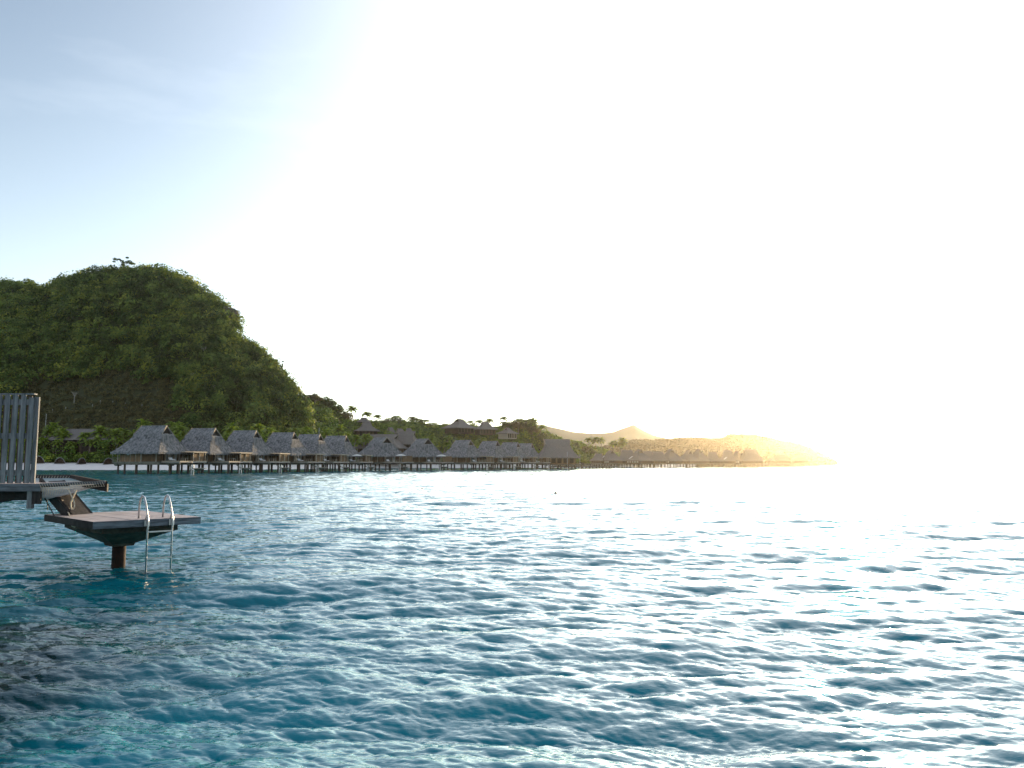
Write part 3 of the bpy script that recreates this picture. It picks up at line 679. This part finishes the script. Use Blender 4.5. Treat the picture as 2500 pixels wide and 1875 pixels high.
    un = MB(); un.box(5.2, 9.2, -3.2, -2.9, DZ - .5, DZ - .221); un.box(5.2, 9.2, 1.2, 1.5, DZ - .5, DZ - .221); un.box(5.2, 9.2, 5.5, 5.8, DZ - .5, DZ - .221); un.build('beam', M['joist'], root)
    sc_ = MB()
    for i in range(14): y = 1.9 + i * .3; sc_.box(8.7, 8.76, y, y + .2, DZ, DZ + 2.0)
    for i in range(9): x = 6.2 + i * .28; sc_.box(x, x + .2, 6.0, 6.06, DZ, DZ + 2.0)
    sc_.build('privacy_screen', M['panel'], root)
    pr = MB(); pr.box(5.2, 9.3, 1.6, 6.4, 4.62, 4.76); 
    for i in range(9): pr.bar((5.3 + i * .48, 1.3, 4.85), (5.3 + i * .48, 6.7, 4.85), .12, .12)
    pg = pr.build('pergola', M['palewood'], root)
    for x, y in ((5.5, 1.7), (9.1, 1.7), (9.1, 6.0), (5.5, 6.0), (9.1, 3.9)):
        pp = MB(); pp.bar((x, y, DZ - .02), (x, y, 4.62), .13, .13, (0, 1, 0)); pp.build('pergola_post', M['palewood'], root)
    for x, y, r in ((-5.5, -4.0, .22), (-3.6, -4.3, .26), (-.9, -4.0, .32), (1.0, -2.6, .3), (2.9, -4.2, .26), (4.4, -3.8, .26), (4.4, 0.2, .26), (4.4, 4.3, .24), (6.6, -3.0, .24), (8.9, -3.0, .24), (8.9, 1.3, .24), (8.9, 5.6, .26)):
        pl = MB(); pl.tube([(x, y, -1.5), (x, y, DZ - (.6 if x < 5 else .24))], r * .85, 10); pl.build('pile', M['pile'], root)
    return root
BP = bungalow_proto(); KIDS[BP.name] = kids(BP)
for k in KIDS[BP.name]: KIDS[k.name] = kids(k)
NEAR = [(372, 178, -13), (494, 191, -13.5), (596, 204, -14), (690, 217, -14), (755, 230, -14), (820, 243, -13), (928, 258, -42), (1030, 272, -46), (1130, 287, -30), (1196, 300, -28), (1246, 318, -24), (1281, 334, -20)]
def swim_proto():
    root = empty('swim_platform', (0, 0, 0)); z = 1.25
    a = MB(); a.box(-1.6, 1.6, -1.1, 1.1, z - .14, z); a.build('deck', M['palewood'], root)
    c = MB(); c.hexa([(-.3, -.3, z - .62), (.3, -.3, z - .62), (.3, .3, z - .62), (-.3, .3, z - .62)], [(-1.2, -.9, z - .141), (1.2, -.9, z - .141), (1.2, .9, z - .141), (-1.2, .9, z - .141)]); c.build('cap', M['joist'], root)
    p = MB(); p.tube([(0, 0, -1.5), (0, 0, z - .55)], .24, 10); p.build('pillar', M['pile'], root)
    l = MB()
    for y in (-1.0, -.5): l.tube([(-1.0 + y * .0, -1.0 + (y + 1) * 0 - .0, z), (-1.0 - (y + .75) * 1.0, -1.05, z + .7), (-1.0 - (y + .75) * 1.0, -1.3, z + .72), (-1.0 - (y + .75) * 1.0, -1.35, -.5)], .05, 6)
    for k in range(5): l.tube([(-1.25, -1.35, z - .2 - .28 * k), (-.75, -1.35, z - .2 - .28 * k)], .035, 6)
    l.build('ladder', M['steel'], root)
    s = MB()
    for y in (.2, .9): s.bar((-1.3, y, z), (-2.6, y, DZ - .2), .08, .22)
    for k in range(5): t = (k + .5) / 5; s.box(-1.3 - 1.3 * t - .12, -1.3 - 1.3 * t + .12, .2, .9, z + (DZ - .2 - z) * t - .03, z + (DZ - .2 - z) * t + .01)
    s.build('stairs', M['joist'], root)
    return root
SP = swim_proto(); KIDS[SP.name] = kids(SP)
def lounger_proto():
    root = empty('sun_lounger', (0, 0, 0)); f = MB(); f.box(-.35, .35, -.95, .95, .24, .32)
    for x in (-.3, .3):
        for y in (-.8, .8): f.box(x - .03, x + .03, y - .03, y + .03, 0, .24)
    f.build('frame', M['joist'], root)
    c = MB(); c.box(-.34, .34, -.95, .35, .321, .44); c.hexa([(-.34, .35, .321), (.34, .35, .321), (.34, .95, .70), (-.34, .95, .70)], [(-.34, .30, .44), (.34, .30, .44), (.34, .90, .84), (-.34, .90, .84)]); c.build('cushion', M['white'], root)
    return root
LP = lounger_proto(); KIDS[LP.name] = kids(LP)
def table_proto():
    root = empty('patio_table', (0, 0, 0)); a = MB(); a.box(-.55, .55, -.45, .45, .70, .76); a.build('table_top', M['palewood'], root)
    for x in (-.48, .48):
        for y in (-.38, .38): q = MB(); q.box(x - .05, x + .05, y - .05, y + .05, 0, .70); q.build('leg', M['palewood'], root)
    return root
TP = table_proto(); KIDS[TP.name] = kids(TP)
def parasol_proto():
    root = empty('parasol', (0, 0, 0)); a = MB(); a.tube([(0, 0, 0), (0, 0, 2.5)], .05, 8); a.build('pole', M['palewood'], root)
    c = MB(); n = 16; vs = []; 
    for k, (r, z) in enumerate(((.02, 2.62), (.8, 2.48), (1.6, 2.18), (1.62, 2.05))):
        for i in range(n): t = 2 * math.pi * i / n; vs.append((r * math.cos(t), r * math.sin(t), z))
    fs = []
    for k in range(3):
        for i in range(n): fs.append((k * n + i, k * n + (i + 1) % n, (k + 1) * n + (i + 1) % n, (k + 1) * n + i))
    c.add(vs, fs); c.build('canopy', M['canvas'], root)
    return root
PP = parasol_proto(); KIDS[PP.name] = kids(PP)
BEX = {0: 'nearest thatched bungalow on stilts with brown board walls, leftmost, beside the white beach', 5: 'thatched bungalow on stilts, sixth from the left, last before the gap to the turned ones',
       6: 'stilted bungalow with white parasol, gable turned to us, seventh from the left', 7: 'thatched bungalow on stilts with curtained doors and white parasol, eighth from the left',
       11: 'smallest bungalow of the near row, twelfth from the left, beside the big pavilion'}
for i, (u, d, rz) in enumerate(NEAR):
    x, y = XY(u, d)
    skip = ('pergola', 'pergola_post') if i in (6, 7) else ()
    place(BP, (x, y, 0), R(rz), 1, BEX.get(i, f'thatched bungalow on stilts with flat pergola, {ORD[i]} from the left in the near row'), 'bungalow', 'thatched bungalows on stilts in the near row', skip)
    rot = Matrix.Rotation(R(rz), 3, 'Z'); o_ = Vector((x, y, 0)); who = ORD[i] + ' bungalow from the left'
    q = o_ + rot @ Vector((11.2, .6, 0)); place(SP, q, R(rz + 25), 1, f'small swim platform with ladder standing in the water before the {who}', 'swim platform', 'swim platforms beside the bungalows')
    q = o_ + rot @ Vector((6.2, -1.8, DZ - .02)); place(LP, q, R(rz + 60), 1.1, f'white sun lounger on the terrace of the {who}', 'sun lounger', 'sun loungers on the bungalow terraces')
    q = o_ + rot @ Vector((7.6, .6, DZ - .02)); place(TP, q, R(rz), 1.1, f'small pale table on the terrace of the {who}', 'table', 'tables on the bungalow terraces')
    if i in (5, 6, 7): q = o_ + rot @ Vector((8.0, 1.9 if i != 5 else -2.6, DZ - .02)); place(PP, q, 0, 1.0 if i != 5 else .9, f'white parasol open on the terrace of the {who}', 'parasol', 'white parasols on the terraces')

# thatched pavilion by the jetty
def house(name, u, d, zb, ze, zr, a, b, rz, gl, label, cat, roofm=None, wallm=None, stilts=False, white=False, gz=.70):
    x, y = XY(u, d); root = empty(name, (x, y, 0), R(rz))
    thatch_roof(root, a, b, ze, zr, gl, roofm or M['thatch_far'], gz=gz, seed=int(u), n=12)
    w = MB(); wz = ze + .15
    w.box(-a * .8, a * .8, -b * .8, b * .8, zb, wz); w.build('wall', wallm or M['darkwood'], root)
    for k in range(-2, 3):
        c = MB(); c.box(k * a * .3 - a * .1, k * a * .3 + a * .1, -b * .8 - .08, -b * .8 - .01, zb + .5, ze - .3); c.build('window', M['curtain'] if white else M['interior'], root)
    if stilts:
        f = MB(); f.box(-a, a * 1.15, -b * 1.1, b, zb - .3, zb - .001); f.build('terrace', M['joist'], root)
        for sx in (-.9, -.5, -.1, .3, .7, 1.05):
            for sy in (-1.0, .8): q = MB(); q.tube([(sx * a, sy * b, -1.5), (sx * a, sy * b, zb - .3)], .2, 8); q.build('pile', M['pile'], root)
    tag(root, label, cat); return root, x, y
d = 350; s = d / F
house('pavilion', 1360, d, 1.9, hz(1117, d), hz(1073, d), 8.8, 7.0, 8, 5.9, 'large thatched pavilion with broad eaves beside the jetty', 'pavilion', M['thatch_far'], M['panel'], True)
# jetty and its masts
def jetty():
    x0, y0 = XY(1345, 346); x1, y1 = XY(1500, 372); root = empty('jetty', (x0, y0, 0)); v = Vector((x1 - x0, y1 - y0, 0)); L_ = v.length; rz = math.atan2(v.y, v.x); root.rotation_euler = (0, 0, rz)
    a = MB(); a.box(0, L_, -1.6, 1.6, .95, 1.2); a.build('deck', M['deckwood'], root)
    e = MB(); e.box(0, L_, -1.75, -1.601, .75, 1.25); e.build('deck_edge', M['joist'], root)
    rl = MB()
    for z in (1.75, 2.25): rl.bar((0, 1.5, z), (L_, 1.5, z), .08, .10)
    k = int(L_ / 1.2)
    for i in range(k + 1): rl.bar((i * L_ / k, 1.5, 1.2), (i * L_ / k, 1.5, 2.3), .08, .08, (0, 1, 0))
    rl.build('railing', M['palewood'], root)
    for i in range(int(L_ / 2.2)):
        for yy in (-1.3, 1.3): p = MB(); p.tube([(i * 2.2 + .6, yy, -1.5), (i * 2.2 + .6, yy, .95)], .16, 8); p.build('pile', M['pile'], root)
    tag(root, 'long low wooden jetty with railing running right from the pavilion', 'jetty')
jetty()
mast(1385, 1103, 1137, 344, 'tallest thin pale mast at the pavilion end of the jetty', 1.2)
mast(1398, 1108, 1137, 346, 'thin pale mast in the middle of the three on the jetty', 1.2)
mast(1416, 1108, 1137, 350, 'thin pale mast at the right of the three on the jetty', 1.2)
# far bungalows
FARROW = [(1462, 1108, 470, 3.6, 3.6, 1.6, -25), (1491, 1100, 470, 5.2, 5.2, 1.4, -60), (1531, 1099, 490, 5.2, 5.0, 2.8, -8), (1560, 1098, 482, 5.6, 5.6, 1.4, -55), (1580, 1102, 505, 5.0, 5.0, 2.6, -6), (1607, 1103, 500, 4.8, 4.8, 2.6, -6), (1637, 1097, 505, 6.0, 6.0, 1.4, -60),
          (1681, 1100, 520, 5.4, 5.2, 1.4, -58), (1706, 1097, 525, 5.2, 5.2, 1.4, -55), (1740, 1104, 560, 5.0, 5.0, 2.2, -10), (1777, 1099, 550, 5.4, 5.4, 2.2, -15), (1801, 1101, 565, 4.8, 4.8, 1.2, -50), (1832, 1097, 560, 6.4, 6.0, 3.4, 5), (1905, 1110, 690, 7.5, 6, 4.2, 5), (1950, 1116, 740, 7.0, 6, 4.0, 5)]
for i, (u, yr, d, a, b, gl, rz) in enumerate(FARROW):
    ze = 4.2 if d < 600 else 5.0
    o, x, y = house('overwater_bungalow', u, d, 2.3, ze, hz(yr, d), a * 1.22, b * 1.15, rz, gl * 1.15, f'hazy distant thatched bungalow on stilts, {ORD[i]} from the left in the far row', 'bungalow', stilts=True, white=(i in (1, 3, 6, 8, 11)))
    o['group'] = 'thatched bungalows on stilts in the far row'
    if i in (1, 3, 4, 6, 8, 10):
        sk = MB(); ang = .0
        sk.hexa([(-a * .50, -b * 1.0, ze + .9), (-a * .34, -b * 1.0, ze + .9), (-a * .05, -b * .76, ze + 2.4), (-a * .21, -b * .76, ze + 2.4)], [(-a * .50, -b * 1.05, ze + 1.0), (-a * .34, -b * 1.05, ze + 1.0), (-a * .05, -b * .81, ze + 2.5), (-a * .21, -b * .81, ze + 2.5)])
        sk.build('skylight', M['white'], o)
# boardwalk in front of the far row
def walk():
    x0, y0 = XY(1440, 500); x1, y1 = XY(1960, 760); root = empty('boardwalk', (x0, y0, 0)); v = Vector((x1 - x0, y1 - y0, 0)); L_ = v.length; root.rotation_euler = (0, 0, math.atan2(v.y, v.x))
    a = MB(); a.box(0, L_, -1.2, 1.2, 1.7, 1.95); a.build('deck', M['joist'], root)
    for i in range(int(L_ / 4.5)): p = MB(); p.tube([(i * 4.5 + .6, 0, -1.5), (i * 4.5 + .6, 0, 1.7)], .2, 8); p.build('pile', M['pile'], root)
    tag(root, 'long boardwalk on stilts running behind the far bungalows', 'boardwalk')
walk()
# village roofs on the slope
VIL = [(893, 1032, 1052, 440, 6.5, 5.5, 2.0, 20, 'grey thatched house under the tall palm at the left of the village'), (886, 1020, 1030, 466, 4.0, 4, 1.5, 10, 'small thatched roof half hidden at the top left of the village'),
       (952, 1044, 1058, 450, 3.6, 3.6, 1.0, 40, 'small pointed thatched hut, leftmost of three above the long restaurant roof'), (975, 1047, 1058, 450, 3.8, 3.4, 1.2, 40, 'small pointed thatched hut in the middle of three above the long restaurant roof'), (997, 1046, 1056, 455, 3.0, 3.0, 1.0, 10, 'small pointed thatched hut, rightmost of three above the long restaurant roof'),
       (1121, 1023, 1045, 455, 7.6, 7.0, .8, 45, 'pyramid roofed house on the ridge, left of the village skyline'), (1184, 1030, 1048, 460, 6.0, 5.6, 1.6, 20, 'round shouldered thatched house on the ridge, middle of the village skyline'), (1239, 1045, 1058, 452, 4.6, 4.6, .8, 45, 'pointed thatched house with pale walls below the dark ridge trees')]
for u, yr, ye, d, a, b, gl, rz, lab in VIL:
    house('thatched_house', u, d, hz(ye, d) - 3.2, hz(ye, d), hz(yr, d), a, b, rz, gl, lab, 'house', wallm=M['palewood'] if 'pale walls' in lab else None)
house('restaurant', 930, 400, 3.4, hz(1094, 400), hz(1061, 400), 12.5, 7.5, -12, 9.0, 'long restaurant building with a huge grey thatched roof behind the seventh bungalow', 'building')
house('restaurant', 992, 408, 4.0, hz(1084, 408), hz(1054, 408), 6.5, 5.0, -12, 4.6, 'thatched wing right of the long restaurant roof, a little higher', 'building')
house('beach_house', 200, 322, 2.8, hz(1073, 322), hz(1048, 322), 13, 5.5, -6, 11, 'long low thatched building half hidden by the beach palms', 'building')
# woven beach shelters
def shelter(u, s, lab, rz):
    x, y = XY(u, 305); b = MB(); n = 14; m = 8; vs = []; fs = []
    for i in range(m + 1):
        ph = math.pi / 2 * i / m
        for j in range(n + 1):
            a = math.pi * 1.15 * j / n - .2; vs.append((1.7 * math.cos(ph) * math.cos(a), 1.3 * math.cos(ph) * math.sin(a), 2.5 * math.sin(ph) ** .9))
    for i in range(m):
        for j in range(n): q = i * (n + 1) + j; fs.append((q, q + 1, q + n + 2, q + n + 1))
    root = empty('beach_shelter', (x, y, 1.6), rz); root.scale = (s, s, s); b.add(vs, fs); so = b.build('shell', M['darkwood'], root); md = so.modifiers.new('thick', 'SOLIDIFY'); md.thickness = .12
    t = MB(); t.tube([(1.7 * math.cos(a * math.pi / 12), -.15, 2.5 * math.sin(a * math.pi / 12)) for a in range(13)], .09, 6); t.build('rim', M['greywood'], root)
    q = MB(); q.box(-1.6, 1.6, -1.5, 1.0, .05, .42); q.build('seat', M['joist'], root)
    tag(root, lab, 'beach shelter', 'woven beach shelters on the sand')
shelter(92, 1.4, 'dark domed beach shelter right beside the tall wooden fence', .3)
shelter(146, 1.15, 'domed beach shelter opening towards us, second from the left on the sand', .1)
shelter(199, 1.1, 'domed beach shelter turned sideways, third from the left on the sand', 1.2)
shelter(265, 1.1, 'domed beach shelter closest to the nearest bungalow', .7)

# ------------------------------------------------------------------ foreground: swim platform
PC = Vector((-8.288, 17.058, 0)); YAW = -0.7873; PA, PB, PZ = 3.178, 2.053, 1.107
def platform():
    root = empty('swim_platform', PC, YAW); a, b, z = PA / 2, PB / 2, PZ
    dk = MB(); n = 14; w = PA / n
    nb = 15; wb = PB / nb
    for i in range(nb): dk.box(-a + .03, a - .03, -b + i * wb + .006, -b + (i + 1) * wb - .006, z - .035, z + rnd.uniform(-.002, .002))
    dk.build('deck', M['deckwood'], root)
    fa = MB(); h = .14
    for x0, x1 in ((a - .03, a + .002), (-a - .002, -a + .03)): fa = MB(); fa.box(x0, x1, -b - .005, b + .005, z - h, z - .005); fa.build('fascia', M['greywood_h'], root)
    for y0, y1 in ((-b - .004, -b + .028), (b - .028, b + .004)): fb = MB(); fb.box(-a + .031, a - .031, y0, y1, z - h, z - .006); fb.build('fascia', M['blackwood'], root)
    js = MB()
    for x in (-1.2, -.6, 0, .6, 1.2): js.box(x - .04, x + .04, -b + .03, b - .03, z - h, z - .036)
    js.build('joist', M['blackwood'], root)
    cp = MB(); zt = z - h - .002
    X_, Y_ = 1.16, .74
    cp.hexa([(-X_, -Y_, zt - .13), (X_, -Y_, zt - .13), (X_, Y_, zt - .13), (-X_, Y_, zt - .13)], [(-X_, -Y_, zt), (X_, -Y_, zt), (X_, Y_, zt), (-X_, Y_, zt)])
    cp.hexa([(-.27, -.24, zt - .42), (.27, -.24, zt - .42), (.27, .24, zt - .42), (-.27, .24, zt - .42)], [(-X_ + .01, -Y_ + .01, zt - .131), (X_ - .01, -Y_ + .01, zt - .131), (X_ - .01, Y_ - .01, zt - .131), (-X_ + .01, Y_ - .01, zt - .131)])
    cp.hexa([(-.24, -.21, zt - .48), (.24, -.21, zt - .48), (.24, .21, zt - .48), (-.24, .21, zt - .48)], [(-.26, -.23, zt - .421), (.26, -.23, zt - .421), (.26, .23, zt - .421), (-.26, .23, zt - .421)])
    cp.build('cap', M['concrete'], root)
    pl = MB(); pl.tube([(0, 0, -2.0), (0, 0, -.2), (0, 0, .2), (0, 0, zt - .43)], .135, 16); pl.build('pillar', M['rusty'], root, True)
    # ladder on the near right side (+x side of the platform)
    la = empty('ladder', (0, 0, 0)); la.parent = root
    for yy in (-.06, .42):
        m_ = MB(); x0 = a
        arc = [(x0 - .42, yy, z), (x0 - .40, yy, z + .26), (x0 - .34, yy, z + .40), (x0 - .25, yy, z + .455), (x0 - .15, yy, z + .42), (x0 - .05, yy, z + .28), (x0 + .08, yy, z + .02), (x0 + .10, yy, z - .10), (x0 + .07, yy, z - .22), (x0 + .09, yy, -.55)]
        m_.tube(arc, .018, 10); m_.build('rail', M['steel'], la, True)
        st = MB(); st.bar((x0 + .035, yy, z + .11), (x0 - .045, yy, z - .0), .02, .02); st.box(x0 + .003, x0 + .05, yy - .05, yy + .05, z - .13, z - .02); st.build('bracket', M['steel'], la)
    for k, zz in enumerate((z - .24, z - .50, z - .76, z - 1.02)):
        q = MB(); q.bar((x0 + .075, -.06, zz), (x0 + .075, .42, zz), .055, .025); q.build('rung', M['steel'], la)
    tag(root, 'square wooden swim platform on one thick rusty pillar with steel ladder, in front', 'swim platform')
platform()
def stairs():
    root = empty('stairs', W(190, 1262, 17.3)); o_ = root.location
    def L(px, py, y): return W(px, py, y) - o_
    m_ = MB()
    tA, tB = L(118, 1180, 18.6), L(152, 1178, 18.9); bA, bB = L(177, 1262, 17.35), L(221, 1260, 17.75)
    up = Vector((.03, -.05, .05))
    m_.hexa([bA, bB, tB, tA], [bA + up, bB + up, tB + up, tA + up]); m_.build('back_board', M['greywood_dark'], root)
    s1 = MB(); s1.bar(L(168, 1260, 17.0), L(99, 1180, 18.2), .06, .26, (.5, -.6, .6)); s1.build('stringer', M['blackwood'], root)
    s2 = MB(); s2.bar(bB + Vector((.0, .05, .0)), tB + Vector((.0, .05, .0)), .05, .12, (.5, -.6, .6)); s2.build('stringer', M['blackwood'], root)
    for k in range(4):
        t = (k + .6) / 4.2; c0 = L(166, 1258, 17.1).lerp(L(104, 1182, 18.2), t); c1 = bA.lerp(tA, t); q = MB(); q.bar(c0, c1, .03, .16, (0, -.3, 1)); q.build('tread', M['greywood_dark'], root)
    hr = MB(); hr.tube([L(126, 1204, 17.9), L(150, 1230, 17.4), L(168, 1253, 16.9), L(171, 1262, 16.75), L(170, 1275, 16.5), L(175, 1284, 16.4), L(184, 1287, 16.4)], .011, 6); hr.build('handrail_rope', M['rope'], root)
    tag(root, 'steep dark wooden stairs leading from the swim platform up under the net', 'stairs')
stairs()
def wire(pts, r, m, name, label, cat):
    o_ = W(*pts[0]); b = MB(); b.tube([W(*p) - o_ for p in pts], r, 6); o = b.build(name, m); o.location = o_; tag(o, label, cat); return o
wire([(104, 1206, 17.6), (134, 1262, 16.2)], .012, M['blackwood'], 'stay_cable', 'thin black cable from the deck down to the left side of the platform', 'cable')
wire([(115.5, 1206, 18.2), (116, 1246, 18.2)], .008, M['joist'], 'hanging_rod', 'thin pale rod hanging beside the stairs over the water', 'rod')
wire([(168, 1196, 16.9), (177, 1216, 16.8), (182, 1228, 16.8), (182, 1238, 16.8), (179, 1243, 16.8), (175.5, 1243, 16.8), (173, 1237, 16.8), (173, 1228, 16.8), (178, 1215, 16.83), (187, 1196, 16.9)], .014, M['rope'], 'rope_loop', 'cream rope loop hanging from the net in front of the dark stairs', 'rope')
# neighbour deck
def ndeck():
    y = 17.0; z = hz(1181, y); o_ = Vector((W(100, 1181, y).x, y, 0)); root = empty('terrace', o_)
    a = MB(); n = 12
    for i in range(n): a.box(-5.5, -.02, .03 + i * .15, .03 + i * .15 + .14, z - .035, z)
    a.build('deck', M['deckwood'], root)
    e = MB(); e.box(-5.5, 0, -.02, .028, z - .16, z - .004); e.build('fascia', M['greywood_h'], root)
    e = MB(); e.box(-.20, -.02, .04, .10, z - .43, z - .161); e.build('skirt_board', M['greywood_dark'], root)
    e = MB(); e.box(-.31, -.205, .045, .15, z - .53, z - .161); e.build('hanging_post', M['greywood'], root)
    e = MB(); x0 = -5.3
    vs = [(-5.4, .3, z - .162), (-.35, .3, z - .162), (-.35, .3, z - .36), (-.9, .3, z - .37), (-1.5, .3, z - .5), (-5.4, .3, z - .6)]
    v2 = [(x, .6, q) for x, _, q in vs]; e.add(vs + v2, [(0, 5, 4, 3, 2, 1), (6, 7, 8, 9, 10, 11)] + [(i, (i + 1) % 6, (i + 1) % 6 + 6, i + 6) for i in range(6)]); e.build('beam', M['blackwood'], root)
    for x in (-2.1, -4.2): p = MB(); p.tube([(x, .45, -1.5), (x, .45, z - .4)], .14, 12); p.build('pile', M['rusty'], root)
    tag(root, 'grey wooden terrace corner at the left edge carrying the tall fence', 'terrace')
    return root
ndeck()
def fence():
    y = 17.08; zb, zt = hz(1180, y), hz(963.5, y); o_ = Vector((W(91, 1180, y).x - .09, y, zb)); root = empty('privacy_fence', o_); H_ = zt - zb
    for i in range(15):
        x1 = -.09 - i * .172; b = MB(); top = H_ - (.06 if i == 0 else rnd.uniform(0, .015))
        b.hexa([(x1 - .104, 0, 0), (x1, 0, 0), (x1, .025, 0), (x1 - .104, .025, 0)], [(x1 - .102, 0, top), (x1 + .002, 0, top), (x1 + .002, .025, top), (x1 - .102, .025, top)])
        b.build('board', M['greywood'], root)
        b = MB(); b.box(x1 - .175, x1 - .085, .075, .10, 0, H_ - .02); b.build('back_board', M['fence_back'], root)
    for z in (.16, .95, H_ - .22):
        r_ = MB(); r_.box(-2.7, -.086, .027, .074, z, z + .12); r_.build('rail', M['greywood'], root)
    p = MB(); p.box(-.085, .005, .030, .074, 0, H_ - .05); pp = p.build('post', M['greywood'], root)
    tp = MB(); tp.box(-2.7, -.085, -.006, .11, H_, H_ + .03); tp.build('cap_rail', M['greywood'], root)
    tag(root, 'tall weathered grey privacy fence of upright boards at the left edge', 'fence')
fence()
def net():
    A = W(98, 1187, 17.0); B = W(257, 1181, 16.9); C = W(175, 1164, 21.0); D = W(82, 1164, 21.4); root = empty('net_hammock', A); A0 = A.copy()
    A, B, C, D = (p - A0 for p in (A, B, C, D))
    f = MB(); f.bar(A + Vector((0, 0, .03)), B + Vector((0, 0, .03)), .05, .06); f.build('near_beam', M['greywood_h'], root)
    f = MB(); f.hexa([A.lerp(B, .62) + Vector((0, .08, -.05)), B + Vector((0, .08, -.17)), B + Vector((0, .14, -.17)), A.lerp(B, .62) + Vector((0, .14, -.05))], [A.lerp(B, .62) + Vector((0, .08, -.02)), B + Vector((0, .08, -.005)), B + Vector((0, .14, -.005)), A.lerp(B, .62) + Vector((0, .14, -.02))]); f.build('bracket', M['blackwood'], root)
    f = MB(); f.bar(B, C, .07, .10); f.build('side_beam', M['rusty'], root)
    f = MB(); f.bar(D, C, .07, .10); f.build('far_beam', M['greywood_dark'], root)
    n1, n2 = 26, 40; pts = [[None] * (n2 + 1) for _ in range(n1 + 1)]
    for i in range(n1 + 1):
        for j in range(n2 + 1):
            u, v = i / n1, j / n2; u_ = .03 + .94 * u; v_ = .03 + .94 * v
            p = (A * (1 - u_) + B * u_) * (1 - v_) + (D * (1 - u_) + C * u_) * v_
            sag = (.33 * (1 - u) ** .8 + .03) * math.sin(math.pi * v ** .45) if v > 0 else 0
            pts[i][j] = p + Vector((0, 0, -max(0, sag) - .03))
    m_ = MB(); vs = [q for r_ in pts for q in r_]; fs = []
    for i in range(n1):
        for j in range(n2): q = i * (n2 + 1) + j; fs.append((q, q + 1, q + n2 + 2, q + n2 + 1))
    m_.add(vs, fs); m_.build('net', M['net'], root, True)
    l = MB()
    for i in range(0, n1):   # lacing round the near beam
        t = (i + .5) / n1; p = A.lerp(B, t); l.tube([p + Vector((-.02, -.04, .05)), p + Vector((.03, -.04, -.05)), pts[i][1]], .0045, 5)
    for j in range(1, n2, 4): l.tube([C.lerp(D, 0) if False else pts[n1][j], B.lerp(C, j / n2)], .005, 5)
    for i in range(0, n1, 2): l.tube([pts[i][n2], D.lerp(C, min(1, (i + 1.2) / n1)) + Vector((0, 0, .05))], .006, 5)
    l.build('lacing', M['rope'], root)
    tag(root, 'sagging white net hammock laced between beams, stretched over the water', 'net hammock')
net()
def buoy(u, y_, r, lab):
    D_ = CAMZ * F / (y_ - HOR); x, y = XY(u, D_); b = MB(); vs = []; fs = []; n = 12
    for i in range(9):
        ph = math.pi * i / 8
        for j in range(n): a = 2 * math.pi * j / n; vs.append((r * math.sin(ph) * math.cos(a), r * math.sin(ph) * math.sin(a), r * 1.1 * math.cos(ph)))
    for i in range(8):
        for j in range(n): fs.append((i * n + j, (i + 1) * n + j, (i + 1) * n + (j + 1) % n, i * n + (j + 1) % n))
    b.add(vs, fs); b.tube([(0, 0, r), (0, 0, r * 1.5)], r * .2, 8); o = b.build('buoy', M['buoy'], None, True); o.location = (x, y, r * .5); tag(o, lab, 'buoy', 'small buoys on the open water')
buoy(1356, 1206, .11, 'small brown buoy floating alone in the middle of the bright water')
buoy(1031, 1193, .07, 'tiny brown buoy, the farther left of the two on the water')

M['shade'] = mat('reflection_black', (0.006, 0.007, 0.007), 0.9, c2=(0.012, 0.013, 0.013), spec=.05)  # near-black for the added building, so that its reflection stays dark
def side_building():  # unseen building added left of the frame to darken the water by reflection
    a = Vector((-5.75, 8.1, 0)); b_ = Vector((-9.7, 14.3, 0)); root = empty('bungalow', a); v = b_ - a; L_ = v.length; root.rotation_euler = (0, 0, math.atan2(v.y, v.x))
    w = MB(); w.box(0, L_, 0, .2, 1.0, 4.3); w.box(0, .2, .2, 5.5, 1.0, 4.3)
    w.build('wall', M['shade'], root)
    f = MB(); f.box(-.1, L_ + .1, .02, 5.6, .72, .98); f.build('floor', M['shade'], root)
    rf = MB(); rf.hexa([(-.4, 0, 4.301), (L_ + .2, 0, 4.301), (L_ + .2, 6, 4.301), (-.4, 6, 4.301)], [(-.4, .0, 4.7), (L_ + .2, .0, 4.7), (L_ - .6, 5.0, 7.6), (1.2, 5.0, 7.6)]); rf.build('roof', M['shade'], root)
    for x in (L_ / 2, L_ - .5): p = MB(); p.tube([(x, .6, -1.5), (x, .6, .72)], .16, 10); p.build('pile', M['shade'], root)
    tag(root, 'dark walled building added unseen beyond the left edge for its dark reflection', 'bungalow')
side_building()
# ------------------------------------------------------------------ haze
def haze():
    b = MB(); b.box(-5200, 5200, -5200, 5200, -4.2, 235); m = bpy.data.materials.new('haze'); m.use_nodes = True; N = m.node_tree.nodes; L = m.node_tree.links
    for n in list(N): N.remove(n)
    out = N.new('ShaderNodeOutputMaterial'); v = N.new('ShaderNodeVolumePrincipled')
    v.inputs['Color'].default_value = (1.0, 0.94, 0.82, 1); v.inputs['Density'].default_value = 0.000045; v.inputs['Anisotropy'].default_value = 0.86
    L.new(v.outputs[0], out.inputs['Volume']); o = b.build('haze', m); tag(o, kind='stuff')
haze()
for o in list(col.objects):
    if o.get('_used'): del o['_used']
